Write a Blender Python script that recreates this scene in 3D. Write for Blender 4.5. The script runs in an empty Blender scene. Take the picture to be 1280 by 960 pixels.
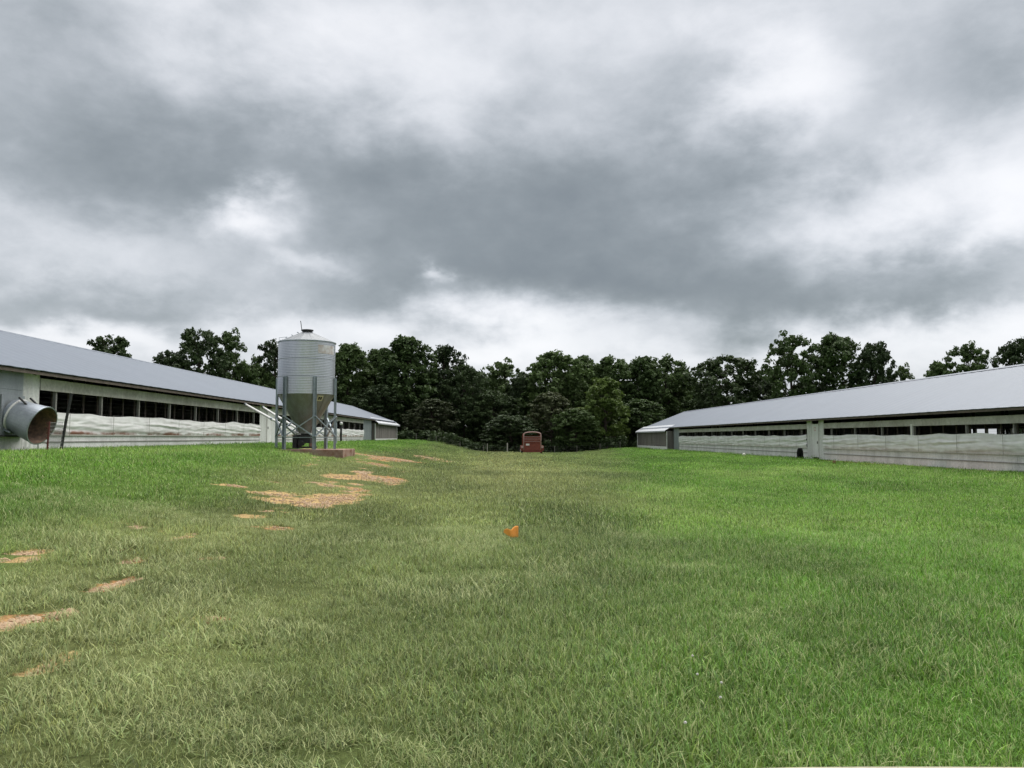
import bpy, math, random
import numpy as np
from mathutils import Vector, Matrix, Euler
R = math.radians
random.seed(7); rng = np.random.default_rng(7)
sc = bpy.context.scene
col = sc.collection

# ------------------------------------------------------------------ camera
CAMZ = 1.6
cam_d = bpy.data.cameras.new('camera'); cam = bpy.data.objects.new('camera', cam_d); col.objects.link(cam)
cam.location = (0, 0, CAMZ); cam.rotation_euler = (R(90 + 3.83), 0, R(-0.917))
cam_d.sensor_width = 36.0; cam_d.lens = 36.0 * 1000 / 1280; cam_d.clip_start = 0.05; cam_d.clip_end = 6000
sc.camera = cam
CR = cam.rotation_euler.to_matrix()

# ------------------------------------------------------------------ world, sun, exposure
EXPO = 1.8
sc.view_settings.view_transform = 'Standard'; sc.view_settings.look = 'None'
sc.view_settings.exposure = EXPO; sc.view_settings.gamma = 1.0; sc.view_settings.use_curve_mapping = False
SUN_EL, SUN_AZ = 64, -35          # azimuth from +Y towards -X
sun_d = bpy.data.lights.new('sun', 'SUN'); sun_d.energy = 1.5; sun_d.angle = R(75); sun_d.color = (1, .97, .92)
sun = bpy.data.objects.new('sun', sun_d); col.objects.link(sun)
sdir = Vector((-math.sin(R(SUN_AZ)) * math.cos(R(SUN_EL)), math.cos(R(SUN_AZ)) * math.cos(R(SUN_EL)), math.sin(R(SUN_EL))))
sun.rotation_euler = sdir.to_track_quat('Z', 'Y').to_euler(); sun.location = (0, 0, 60)

world = bpy.data.worlds.new('World'); sc.world = world; world.use_nodes = True
wn, wl = world.node_tree.nodes, world.node_tree.links
wn.clear()
def W(t, **k):
    n = wn.new(t)
    for a, b in k.items(): setattr(n, a, b)
    return n
def wmath(op, a, b=None, c=None):
    n = W('ShaderNodeMath', operation=op)
    for i, v in enumerate((a, b, c)):
        if v is None: continue
        if isinstance(v, (int, float)): n.inputs[i].default_value = v
        else: wl.new(v, n.inputs[i])
    return n.outputs[0]
def build_sky():
    tc = W('ShaderNodeTexCoord')
    sep = W('ShaderNodeSeparateXYZ'); wl.new(tc.outputs['Generated'], sep.inputs[0])
    X, Y, Z = sep.outputs
    az = wmath('ARCTAN2', X, Y); el = wmath('ARCSINE', Z)
    def noise(vec, scale, detail, rough=.55, dist=0.0, w=None):
        n = W('ShaderNodeTexNoise', noise_dimensions='3D')
        wl.new(vec, n.inputs['Vector']); n.inputs['Scale'].default_value = scale; n.inputs['Detail'].default_value = detail
        n.inputs['Roughness'].default_value = rough; n.inputs['Distortion'].default_value = dist
        return n
    mpz = W('ShaderNodeMapping'); wl.new(tc.outputs['Generated'], mpz.inputs[0]); mpz.inputs['Scale'].default_value = (1, 1, 1.7); mpz.inputs['Location'].default_value = (3.1, 1.7, .4)
    n1 = noise(mpz.outputs[0], 3.2, 5, .5, .2)
    n2 = noise(tc.outputs['Generated'], 5.0, 5, .5, .2)
    n3 = noise(mpz.outputs[0], 6.5, 9, .56, .1)
    n4 = noise(mpz.outputs[0], 17.0, 7, .6, .2)
    # warp of the cloud shapes
    wsep = W('ShaderNodeSeparateColor'); wl.new(n2.outputs['Color'], wsep.inputs[0])
    wsep3 = W('ShaderNodeSeparateColor'); wl.new(n3.outputs['Color'], wsep3.inputs[0])
    wa = wmath('ADD', wmath('MULTIPLY', wmath('SUBTRACT', wsep.outputs[0], .5), .18), wmath('MULTIPLY', wmath('SUBTRACT', wsep3.outputs[0], .5), .24))
    we = wmath('ADD', wmath('MULTIPLY', wmath('SUBTRACT', wsep.outputs[1], .5), .08), wmath('MULTIPLY', wmath('SUBTRACT', wsep3.outputs[1], .5), .15))
    c2 = W('ShaderNodeCombineXYZ'); wl.new(wmath('ADD', az, wa), c2.inputs[0]); wl.new(wmath('ADD', el, we), c2.inputs[1])
    # cloud masses of this sky: (px, py, half width, half height, strength)
    blobs = [(60, 195, 230, 80, -.17), (330, 215, 230, 60, -.14), (640, 285, 260, 70, -.27), (880, 235, 230, 80, -.20),
             (470, 225, 150, 60, -.08), (360, 55, 220, 75, .15), (560, 100, 170, 60, .10), (430, 10, 160, 60, .06), (90, 50, 170, 80, -.16),
             (1000, 110, 90, 55, .36), (1180, 240, 130, 60, .30), (1285, 265, 60, 40, .22), (1240, 80, 120, 70, -.18),
             (1000, 372, 330, 44, -.36), (640, 335, 200, 35, -.18), (120, 372, 280, 30, -.22), (60, 300, 150, 35, .12), (315, 268, 58, 26, .50),
             (400, 322, 50, 14, .20), (575, 352, 26, 11, .34), (720, 405, 115, 40, .42), (95, 412, 150, 24, .30),
             (440, 412, 120, 34, .26), (600, 430, 80, 30, .20), (1190, 425, 170, 34, .36), (900, 450, 120, 20, .2), (820, 120, 160, 80, -.06), (760, 40, 130, 60, .08), (470, 360, 110, 20, -.08)]
    acc = None
    for px, py, rx, ry, s in blobs:
        d = (CR @ Vector(((px - 640) / 1000, (480 - py) / 1000, -1))).normalized()
        a0, e0 = math.atan2(d.x, d.y), math.asin(d.z)
        sub = W('ShaderNodeVectorMath', operation='SUBTRACT'); wl.new(c2.outputs[0], sub.inputs[0]); sub.inputs[1].default_value = (a0, e0, 0)
        mul = W('ShaderNodeVectorMath', operation='MULTIPLY'); wl.new(sub.outputs[0], mul.inputs[0]); mul.inputs[1].default_value = (1000 / rx, 1000 / ry, 0)
        dot = W('ShaderNodeVectorMath', operation='DOT_PRODUCT'); wl.new(mul.outputs[0], dot.inputs[0]); wl.new(mul.outputs[0], dot.inputs[1])
        g = wmath('EXPONENT', wmath('MULTIPLY', dot.outputs['Value'], -.9))
        g = wmath('MULTIPLY', g, s)
        acc = g if acc is None else wmath('ADD', acc, g)
    b = wmath('ADD', acc, .63)
    b = wmath('ADD', b, wmath('MULTIPLY', wmath('SUBTRACT', n1.outputs['Fac'], .5), .22))
    b = wmath('ADD', b, wmath('MULTIPLY', wmath('SUBTRACT', n3.outputs['Fac'], .5), .46))
    b = wmath('ADD', b, wmath('MULTIPLY', wmath('SUBTRACT', n4.outputs['Fac'], .5), .18))
    ramp = W('ShaderNodeValToRGB'); wl.new(b, ramp.inputs[0]); ramp.color_ramp.interpolation = 'B_SPLINE'
    cr = ramp.color_ramp
    cr.elements[0].position = .08; cr.elements[0].color = (.19, .215, .235, 1)
    cr.elements[1].position = 1.0; cr.elements[1].color = (.98, .98, 1.0, 1)
    for p, c in ((.3, (.25, .28, .295, 1)), (.5, (.42, .455, .485, 1)), (.75, (.77, .79, .83, 1))):
        e = cr.elements.new(p); e.color = c
    sky = W('ShaderNodeTexSky', sky_type='NISHITA', sun_disc=False)
    sky.sun_elevation = R(SUN_EL); sky.sun_rotation = R(-SUN_AZ)
    sc1 = W('ShaderNodeVectorMath', operation='SCALE'); wl.new(ramp.outputs[0], sc1.inputs[0]); sc1.inputs['Scale'].default_value = 10 / (2 ** EXPO)
    mix = W('ShaderNodeMix', data_type='RGBA'); mix.inputs[0].default_value = .97
    wl.new(sky.outputs[0], mix.inputs['A']); wl.new(sc1.outputs[0], mix.inputs['B'])
    bg = W('ShaderNodeBackground'); bg.inputs[1].default_value = .1; wl.new(mix.outputs['Result'], bg.inputs[0])
    out = W('ShaderNodeOutputWorld'); wl.new(bg.outputs[0], out.inputs[0])
build_sky()
world.cycles.sampling_method = 'NONE'        # an even overcast needs no importance map
sc.cycles.use_denoising = True
sc.cycles.max_bounces = 4; sc.cycles.diffuse_bounces = 2; sc.cycles.glossy_bounces = 2; sc.cycles.transparent_max_bounces = 4
sc.cycles.sample_clamp_indirect = 6

# ------------------------------------------------------------------ helpers
def vnoise(x, y, s, seed=0):
    """smooth value noise, vectorised, 0..1"""
    x = np.asarray(x, float) / s + 1000.3; y = np.asarray(y, float) / s + 1000.7
    xi = np.floor(x).astype(np.int64); yi = np.floor(y).astype(np.int64); fx = x - xi; fy = y - yi
    fx = fx * fx * (3 - 2 * fx); fy = fy * fy * (3 - 2 * fy)
    def h(a, b):
        n = (a * 374761393 + b * 668265263 + seed * 1274126177) & 0xffffffff
        n = ((n ^ (n >> 13)) * 1274126177) & 0xffffffff
        return ((n ^ (n >> 16)) & 0xffff) / 65535.0
    return (h(xi, yi) * (1 - fx) + h(xi + 1, yi) * fx) * (1 - fy) + (h(xi, yi + 1) * (1 - fx) + h(xi + 1, yi + 1) * fx) * fy
def fbm(x, y, s, seed=0, o=4):
    t = 0; a = 1; n = 0
    for i in range(o):
        t = t + a * vnoise(x, y, s / 2 ** i, seed + i * 17); n += a; a *= .5
    return t / n
def ss(a, b, x):
    t = np.clip((np.asarray(x, float) - a) / (b - a), 0, 1); return t * t * (3 - 2 * t)

def height(x, y):
    x = np.asarray(x, float); y = np.asarray(y, float)
    lb = ss(1.0, 13.0, -x); rb = ss(11, 20.5, x)
    z = 1.17 * lb + .19 * rb - .10 * np.exp(-((x - 8) / 4.5) ** 2)
    ys = 50 + 62 * np.maximum(lb ** 1.5, rb)
    q = .000155 * np.maximum(y - ys, 0) ** 2 + .0011 * np.maximum(y - np.maximum(ys, 112) - 6, 0) ** 2
    z = z - 4.0 * (1 - np.exp(-q / 4.0))
    z = z - .0016 * rb * np.clip(y - 32, 0, 90)
    z = z - .17 * np.exp(-((x + 8.6) / 1.8) ** 2 - ((y - 37.6) / 1.3) ** 2)
    flat = 1 - .75 * np.maximum(lb, rb)
    z = z + (fbm(x, y, 7, 3, 3) - .5) * .16 * flat * ss(1, 8, np.hypot(x, y)) + (fbm(x, y, 1.6, 9, 2) - .5) * .035 * flat
    return z
def hz(x, y): return float(height(x, y))
def ray(px, py):
    return (CR @ Vector(((px - 640) / 1000, (480 - py) / 1000, -1)))
def ground_at(px, py):
    """pixel -> point on the terrain"""
    d = ray(px, py); t = 2.0
    while t < 200:
        p = Vector((0, 0, CAMZ)) + d * t
        if p.z <= hz(p.x, p.y): return p
        t *= 1.004
    return Vector((0, 0, CAMZ)) + d * t
def at_depth(px, py, Y):
    d = ray(px, py); return Vector((0, 0, CAMZ)) + d * (Y / d.y)

def tag(o, label=None, cat=None, group=None, kind=None):
    if label: o['label'] = label
    if cat: o['category'] = cat
    if group: o['group'] = group
    if kind: o['kind'] = kind
    return o
def thing(name, loc, label, cat, group=None, rz=0):
    o = bpy.data.objects.new(name, None); o.empty_display_size = .2; col.objects.link(o); o.location = loc; o.rotation_euler = (0, 0, rz)
    return tag(o, label, cat, group)
class MB:
    def __init__(s): s.v = []; s.f = []; s.sm = False
    def add(s, vs, fs):
        k = len(s.v); s.v += [tuple(v) for v in vs]; s.f += [tuple(i + k for i in f) for f in fs]; return s
    def box(s, a, b, M=None):
        (x0, y0, z0), (x1, y1, z1) = a, b
        vs = [(x0, y0, z0), (x1, y0, z0), (x1, y1, z0), (x0, y1, z0), (x0, y0, z1), (x1, y0, z1), (x1, y1, z1), (x0, y1, z1)]
        if M: vs = [M @ Vector(v) for v in vs]
        return s.add(vs, [(0, 3, 2, 1), (4, 5, 6, 7), (0, 1, 5, 4), (1, 2, 6, 5), (2, 3, 7, 6), (3, 0, 4, 7)])
    def tube(s, pts, r, n=8, cap=True):
        pts = [Vector(p) for p in pts]; rs = r if isinstance(r, (list, tuple)) else [r] * len(pts); k = len(s.v); ref = None
        for i, p in enumerate(pts):
            t = (pts[min(i + 1, len(pts) - 1)] - pts[max(i - 1, 0)]).normalized()
            u = t.cross(Vector((0, 0, 1)) if abs(t.z) < .95 else Vector((1, 0, 0))).normalized(); w = t.cross(u)
            if ref is not None:
                u = (ref - t * ref.dot(t)).normalized(); w = t.cross(u)
            ref = u
            for j in range(n):
                a = 2 * math.pi * j / n; s.v.append(tuple(p + (u * math.cos(a) + w * math.sin(a)) * rs[i]))
        for i in range(len(pts) - 1):
            for j in range(n):
                a = k + i * n + j; b = k + i * n + (j + 1) % n; s.f.append((a, b, b + n, a + n))
        if cap:
            s.f.append(tuple(k + j for j in range(n))[::-1]); e = k + (len(pts) - 1) * n; s.f.append(tuple(e + j for j in range(n)))
        return s
    def lathe(s, prof, n=32, c=(0, 0, 0), cap=False):
        k = len(s.v)
        for r, z in prof:
            for j in range(n):
                a = 2 * math.pi * j / n; s.v.append((c[0] + r * math.cos(a), c[1] + r * math.sin(a), c[2] + z))
        for i in range(len(prof) - 1):
            for j in range(n):
                a = k + i * n + j; b = k + i * n + (j + 1) % n; s.f.append((a, b, b + n, a + n))
        if cap:
            s.f.append(tuple(k + j for j in range(n))[::-1]); e = k + (len(prof) - 1) * n; s.f.append(tuple(e + j for j in range(n)))
        return s
    def bar(s, a, b, w, h):
        """square-section bar from a to b"""
        a, b = Vector(a), Vector(b); t = (b - a); L = t.length; q = t.to_track_quat('Y', 'Z').to_matrix().to_4x4(); q.translation = a
        return s.box((-w / 2, 0, -h / 2), (w / 2, L, h / 2), q)
    def mesh(s, name):
        m = bpy.data.meshes.new(name); m.from_pydata(s.v, [], s.f); m.validate(); m.update(); return m
    def build(s, name, mat, parent=None, smooth=False, bevel=0):
        m = s.mesh(name); m.materials.append(mat); o = bpy.data.objects.new(name, m); col.objects.link(o)
        if smooth:
            m.polygons.foreach_set('use_smooth', [True] * len(m.polygons))
        if parent: o.parent = parent
        if bevel:
            b = o.modifiers.new('bevel', 'BEVEL'); b.width = bevel; b.segments = 2; b.limit_method = 'ANGLE'
        return o
def link_mesh(name, m, parent=None, loc=(0, 0, 0), rot=(0, 0, 0), scale=(1, 1, 1)):
    o = bpy.data.objects.new(name, m); col.objects.link(o); o.parent = parent; o.location = loc; o.rotation_euler = rot; o.scale = scale; return o

# ------------------------------------------------------------------ materials
MATS = {}
def mat(name, c, rough=.7, metal=0., var=.25, scale=3., c2=None, bump=0., bscale=40., streak=False, mix=(.35, .65), spec=.3):
    m = bpy.data.materials.new(name); m.use_nodes = True; nt = m.node_tree; N, L = nt.nodes, nt.links
    p = N['Principled BSDF']; p.inputs['Roughness'].default_value = rough; p.inputs['Metallic'].default_value = metal
    p.inputs['Specular IOR Level'].default_value = spec
    g = N.new('ShaderNodeNewGeometry'); mp = N.new('ShaderNodeMapping'); L.new(g.outputs['Position'], mp.inputs[0])
    mp.inputs['Scale'].default_value = (1, 1, .12) if streak else (1, 1, 1)
    n = N.new('ShaderNodeTexNoise'); L.new(mp.outputs[0], n.inputs['Vector']); n.inputs['Scale'].default_value = scale; n.inputs['Detail'].default_value = 8; n.inputs['Roughness'].default_value = .65
    r = N.new('ShaderNodeValToRGB'); L.new(n.outputs['Fac'], r.inputs[0])
    r.color_ramp.elements[0].position, r.color_ramp.elements[1].position = mix
    d = c2 if c2 else tuple(v * (1 - var) for v in c)
    r.color_ramp.elements[0].color = (*d, 1); r.color_ramp.elements[1].color = (*c, 1)
    n2 = N.new('ShaderNodeTexNoise'); L.new(g.outputs['Position'], n2.inputs['Vector']); n2.inputs['Scale'].default_value = scale * 9; n2.inputs['Detail'].default_value = 5
    mr = N.new('ShaderNodeMapRange'); L.new(n2.outputs['Fac'], mr.inputs[0]); mr.inputs[1].default_value = .25; mr.inputs[2].default_value = .75; mr.inputs[3].default_value = 1 - var * .6; mr.inputs[4].default_value = 1 + var * .3
    mx = N.new('ShaderNodeMix'); mx.data_type = 'RGBA'; mx.blend_type = 'MULTIPLY'; mx.inputs[0].default_value = 1
    L.new(r.outputs[0], mx.inputs['A']); L.new(mr.outputs[0], mx.inputs['B']); L.new(mx.outputs['Result'], p.inputs['Base Color'])
    if bump:
        b = N.new('ShaderNodeBump'); b.inputs['Strength'].default_value = bump; b.inputs['Distance'].default_value = .02
        n3 = N.new('ShaderNodeTexNoise'); L.new(mp.outputs[0], n3.inputs['Vector']); n3.inputs['Scale'].default_value = bscale; n3.inputs['Detail'].default_value = 6
        L.new(n3.outputs['Fac'], b.inputs['Height']); L.new(b.outputs[0], p.inputs['Normal'])
    MATS[name] = m; return m
M_white = mat('white_boards', (.72, .72, .70), .75, var=.3, scale=1.3, streak=True, c2=(.52, .52, .50), bump=.2)
M_whiteclean = mat('white_trim', (.72, .72, .70), .6, var=.15, scale=2)
M_topboard = mat('weathered_top_board', (.55, .54, .50), .8, var=.35, scale=1.0, c2=(.36, .34, .31), bump=.2)
M_greypanel = mat('galvanised_panel', (.34, .37, .39), .45, metal=.5, var=.2, scale=2, streak=True)
M_greywood = mat('weathered_boards', (.21, .19, .18), .85, var=.35, scale=2.5, streak=True, bump=.3)
M_postgrey = mat('grey_post', (.30, .29, .27), .85, var=.3, scale=3)
M_rafter = mat('rafter_wood', (.16, .13, .11), .9, var=.4, scale=3)
M_dark = mat('dark_timber', (.07, .06, .05), .9, var=.3)
M_floor = mat('litter_floor', (.12, .09, .06), .95, var=.4, scale=2)
M_roof = mat('roof_metal', (.112, .135, .172), .5, metal=.2, var=.10, scale=.35, mix=(.3, .7), spec=.4)
M_roofnew = mat('roof_metal_bright', (.55, .57, .60), .4, metal=.3, var=.08, scale=1.5)
M_galv = mat('bin_galvanised', (.55, .57, .60), .30, metal=.8, var=.16, scale=2.2, streak=True)
M_binroof = mat('bin_roof_steel', (.22, .235, .25), .5, metal=.25, var=.2, scale=3)
M_leg = mat('leg_steel', (.33, .38, .41), .5, metal=.5, var=.2, scale=5)
M_hopper = mat('hopper_steel', (.28, .29, .29), .45, metal=.4, var=.2, scale=2.5, streak=True, c2=(.20, .19, .175))
M_rust = mat('rusty_steel', (.20, .10, .065), .85, var=.45, scale=6)
M_darkmetal = mat('dark_steel', (.05, .05, .05), .6, metal=.3, var=.3)
M_conc = mat('stained_concrete', (.36, .27, .22), .9, var=.35, scale=3, c2=(.22, .11, .07), bump=.4)
M_slab = mat('beige_stand_in', (.40, .36, .28), .85, var=.2, scale=6, bump=.2)
M_shroud = mat('fan_shroud', (.36, .40, .45), .42, metal=.5, var=.22, scale=4)
M_shroudin = mat('fan_shroud_inside', (.27, .17, .12), .85, var=.5, scale=7, c2=(.10, .075, .06))
M_redpost = mat('red_steel_post', (.14, .045, .04), .8, var=.3, scale=8)
M_trailer = mat('trailer_red_paint', (.27, .075, .05), .75, var=.4, scale=4, c2=(.17, .05, .038))
M_trailertrim = mat('trailer_faded_trim', (.50, .33, .30), .7, var=.2, scale=5)
M_tyre = mat('tyre_rubber', (.02, .02, .02), .85)
M_plate = mat('plate_white', (.75, .73, .68), .6, var=.1)
M_orange = mat('orange_plastic', (1.0, .42, .09), .55, var=.12, scale=20)
M_black = mat('black_fur', (.010, .010, .011), .85, var=.3, scale=20)
M_rock = mat('pale_stone', (.48, .36, .24), .95, var=.4, scale=12, c2=(.34, .22, .13), bump=.3)
M_bark = mat('bark', (.07, .055, .045), .95, var=.4, scale=6)
M_postw = mat('fence_post_wood', (.40, .39, .36), .85, var=.3, scale=6)
M_wire = mat('fence_wire', (.22, .22, .22), .6, metal=.5)
M_redpaint = mat('red_paint', (.45, .05, .05), .7)
M_cream = mat('cream_sticker', (.62, .58, .38), .7, var=.2, scale=12)
M_blackpaint = mat('black_print', (.03, .03, .03), .7)
M_label = mat('faded_rusty_label', (.60, .61, .62), .6, var=.2, scale=3, c2=(.42, .36, .33), mix=(.40, .60))

def curtain_mat(zb, name, rust):
    m = bpy.data.materials.new(name); m.use_nodes = True; N, L = m.node_tree.nodes, m.node_tree.links; p = N['Principled BSDF']
    p.inputs['Roughness'].default_value = .55; p.inputs['Specular IOR Level'].default_value = .3
    g = N.new('ShaderNodeNewGeometry'); mp = N.new('ShaderNodeMapping'); L.new(g.outputs['Position'], mp.inputs[0]); mp.inputs['Scale'].default_value = (1, .7, 1.6)
    n = N.new('ShaderNodeTexNoise'); L.new(mp.outputs[0], n.inputs['Vector']); n.inputs['Scale'].default_value = 2.2; n.inputs['Detail'].default_value = 8
    r = N.new('ShaderNodeValToRGB'); L.new(n.outputs['Fac'], r.inputs[0]); e = r.color_ramp.elements
    e[0].position, e[1].position = .33, .62; e[0].color = (.62, .61, .60, 1); e[1].color = (.74, .74, .73, 1)
    # rust-red clay splashed along the lower hem
    sp = N.new('ShaderNodeSeparateXYZ'); L.new(g.outputs['Position'], sp.inputs[0])
    mr = N.new('ShaderNodeMapRange'); L.new(sp.outputs[2], mr.inputs[0]); mr.inputs[1].default_value = zb + .20; mr.inputs[2].default_value = zb + .06
    n2 = N.new('ShaderNodeTexNoise'); L.new(mp.outputs[0], n2.inputs['Vector']); n2.inputs['Scale'].default_value = 1.6; n2.inputs['Detail'].default_value = 7
    ad = N.new('ShaderNodeMath'); ad.operation = 'MULTIPLY_ADD'; L.new(n2.outputs['Fac'], ad.inputs[0]); ad.inputs[1].default_value = 5.0; ad.inputs[2].default_value = -1.9
    mm = N.new('ShaderNodeMath'); mm.operation = 'MULTIPLY'; L.new(mr.outputs[0], mm.inputs[0]); L.new(ad.outputs[0], mm.inputs[1]); mm.use_clamp = True
    m3 = N.new('ShaderNodeMath'); m3.operation = 'MULTIPLY'; L.new(mm.outputs[0], m3.inputs[0]); m3.inputs[1].default_value = rust
    mx = N.new('ShaderNodeMix'); mx.data_type = 'RGBA'; L.new(m3.outputs[0], mx.inputs[0]); L.new(r.outputs[0], mx.inputs['A']); mx.inputs['B'].default_value = (.22, .105, .075, 1)
    L.new(mx.outputs['Result'], p.inputs['Base Color'])
    return m
def attr_mat(name, attr, atype, rough=.75, transl=.0, noise_amt=.0, spec=.15, blade=None, soil=False):
    m = bpy.data.materials.new(name); m.use_nodes = True; N, L = m.node_tree.nodes, m.node_tree.links; p = N['Principled BSDF']
    p.inputs['Roughness'].default_value = rough; p.inputs['Specular IOR Level'].default_value = spec
    a = N.new('ShaderNodeAttribute'); a.attribute_type = atype; a.attribute_name = attr
    outc = a.outputs['Color']
    if soil:                                                  # ragged, crumbly edge between sward and bare clay
        a2 = N.new('ShaderNodeAttribute'); a2.attribute_name = 'scol'; a3 = N.new('ShaderNodeAttribute'); a3.attribute_name = 'bare'
        g0 = N.new('ShaderNodeNewGeometry'); n0 = N.new('ShaderNodeTexNoise'); L.new(g0.outputs['Position'], n0.inputs['Vector']); n0.inputs['Scale'].default_value = 7; n0.inputs['Detail'].default_value = 9; n0.inputs['Roughness'].default_value = .7
        ma = N.new('ShaderNodeMath'); ma.operation = 'MULTIPLY_ADD'; L.new(n0.outputs['Fac'], ma.inputs[0]); ma.inputs[1].default_value = .7; L.new(a3.outputs['Fac'], ma.inputs[2])
        sm0 = N.new('ShaderNodeMapRange'); L.new(ma.outputs[0], sm0.inputs[0]); sm0.inputs[1].default_value = .64; sm0.inputs[2].default_value = .74
        mx0 = N.new('ShaderNodeMix'); mx0.data_type = 'RGBA'; L.new(sm0.outputs[0], mx0.inputs[0]); L.new(outc, mx0.inputs['A']); L.new(a2.outputs['Color'], mx0.inputs['B']); outc = mx0.outputs['Result']
    if blade:
        b = N.new('ShaderNodeAttribute'); b.attribute_name = blade      # per-blade tint: multiplies, and straw share
        mu = N.new('ShaderNodeMix'); mu.data_type = 'RGBA'; mu.blend_type = 'MULTIPLY'; mu.inputs[0].default_value = 1; L.new(outc, mu.inputs['A']); L.new(b.outputs['Color'], mu.inputs['B'])
        st = N.new('ShaderNodeMix'); st.data_type = 'RGBA'; L.new(b.outputs['Alpha'], st.inputs[0]); L.new(mu.outputs['Result'], st.inputs['A']); st.inputs['B'].default_value = (.50, .53, .25, 1)
        outc = st.outputs['Result']
    if noise_amt:
        g = N.new('ShaderNodeNewGeometry'); n = N.new('ShaderNodeTexNoise'); L.new(g.outputs['Position'], n.inputs['Vector']); n.inputs['Scale'].default_value = 38; n.inputs['Detail'].default_value = 8; n.inputs['Roughness'].default_value = .75
        mr = N.new('ShaderNodeMapRange'); L.new(n.outputs['Fac'], mr.inputs[0]); mr.inputs[1].default_value = .3; mr.inputs[2].default_value = .7; mr.inputs[3].default_value = 1 - noise_amt; mr.inputs[4].default_value = 1 + noise_amt * .6
        mx = N.new('ShaderNodeMix'); mx.data_type = 'RGBA'; mx.blend_type = 'MULTIPLY'; mx.inputs[0].default_value = 1; L.new(outc, mx.inputs['A']); L.new(mr.outputs[0], mx.inputs['B']); outc = mx.outputs['Result']
        bp = N.new('ShaderNodeBump'); bp.inputs['Strength'].default_value = .6; bp.inputs['Distance'].default_value = .03; L.new(n.outputs['Fac'], bp.inputs['Height']); L.new(bp.outputs[0], p.inputs['Normal'])
    L.new(outc, p.inputs['Base Color'])
    if transl:
        t = N.new('ShaderNodeBsdfTranslucent'); L.new(outc, t.inputs[0]); ms = N.new('ShaderNodeMixShader'); ms.inputs[0].default_value = transl
        L.new(p.outputs[0], ms.inputs[1]); L.new(t.outputs[0], ms.inputs[2]); L.new(ms.outputs[0], N['Material Output'].inputs[0])
    return m
def leaf_mat(name, c, c2):
    m = bpy.data.materials.new(name); m.use_nodes = True; N, L = m.node_tree.nodes, m.node_tree.links; p = N['Principled BSDF']
    p.inputs['Roughness'].default_value = .6; p.inputs['Specular IOR Level'].default_value = .2
    g = N.new('ShaderNodeNewGeometry'); n = N.new('ShaderNodeTexNoise'); L.new(g.outputs['Position'], n.inputs['Vector']); n.inputs['Scale'].default_value = .45; n.inputs['Detail'].default_value = 6; n.inputs['Roughness'].default_value = .7
    oi = N.new('ShaderNodeObjectInfo')
    ad = N.new('ShaderNodeMath'); ad.operation = 'MULTIPLY_ADD'; L.new(oi.outputs['Random'], ad.inputs[0]); ad.inputs[1].default_value = .3; L.new(n.outputs['Fac'], ad.inputs[2])
    r = N.new('ShaderNodeValToRGB'); L.new(ad.outputs[0], r.inputs[0]); e = r.color_ramp.elements; e[0].position = .42; e[1].position = .9; e[0].color = (*c, 1); e[1].color = (*c2, 1)
    L.new(r.outputs[0], p.inputs['Base Color'])
    t = N.new('ShaderNodeBsdfTranslucent'); L.new(r.outputs[0], t.inputs[0]); ms = N.new('ShaderNodeMixShader'); ms.inputs[0].default_value = .25
    L.new(p.outputs[0], ms.inputs[1]); L.new(t.outputs[0], ms.inputs[2]); L.new(ms.outputs[0], N['Material Output'].inputs[0])
    return m
LEAF = [leaf_mat('leaves_dark', (.026, .044, .018), (.056, .086, .030)),
        leaf_mat('leaves_mid', (.042, .072, .022), (.088, .135, .042)),
        leaf_mat('leaves_olive', (.045, .058, .026), (.085, .10, .045)),
        leaf_mat('leaves_yellow_green', (.050, .085, .018), (.11, .16, .035))]

# ------------------------------------------------------------------ terrain
# bare clay patches of the wheel track: (px, py, half width px, half depth px, strength)
BARE_PX = [(418, 623, 34, 7, 1), (398, 630, 18, 4, .9), (462, 598, 30, 5, .9), (480, 602, 14, 4, 1), (452, 590, 16, 3, .7), (335, 615, 36, 4, .85), (395, 603, 22, 3, .6),
           (490, 574, 62, 2.2, 1), (540, 573, 24, 1.6, .7), (450, 578, 30, 2.0, .6), (500, 590, 8, 2, .6), (165, 656, 24, 3.5, .9), (255, 664, 8, 5, .9), (22, 693, 16, 5, .9),
           (176, 699, 9, 5, .8), (270, 695, 11, 5, .6), (148, 731, 17, 9, .9), (88, 740, 9, 6, .9), (85, 763, 26, 4, .7), (12, 778, 24, 8, 1), (4, 858, 16, 26, 1), (10, 880, 12, 12, .8),
           (352, 637, 20, 3, .6), (330, 655, 25, 3, .6), (310, 645, 18, 3, .5), (435, 610, 18, 4, .8), (15, 735, 14, 4, .6)]
BARE = []
for px, py, rx, ry, s in BARE_PX:
    p = ground_at(px, py); q = ground_at(px, py + ry); d = p.y
    k = 1.3 if d < 20 else 1.05
    wx, wy = rx * d / 1000 * k, max(abs(p.y - q.y), .12) * k * 1.2
    for j in range(7 if rx > 15 else 4):
        BARE.append((p.x + random.gauss(0, .5) * wx, p.y + random.gauss(0, .5) * wy, wx * random.uniform(.3, .62), wy * random.uniform(.3, .7), s * random.uniform(.75, 1)))
for j in range(26):                                          # crumbs of bare clay strung along the two wheel ruts
    f = random.random(); rut = random.choice((-.8, .8)); yy = 5.5 + 38 * f
    BARE.append((-2.7 - .125 * yy + rut + random.gauss(0, .35), yy, random.uniform(.06, .18) * (1 + f), random.uniform(.10, .26) * (1 + f), random.uniform(.45, .8)))
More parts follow.
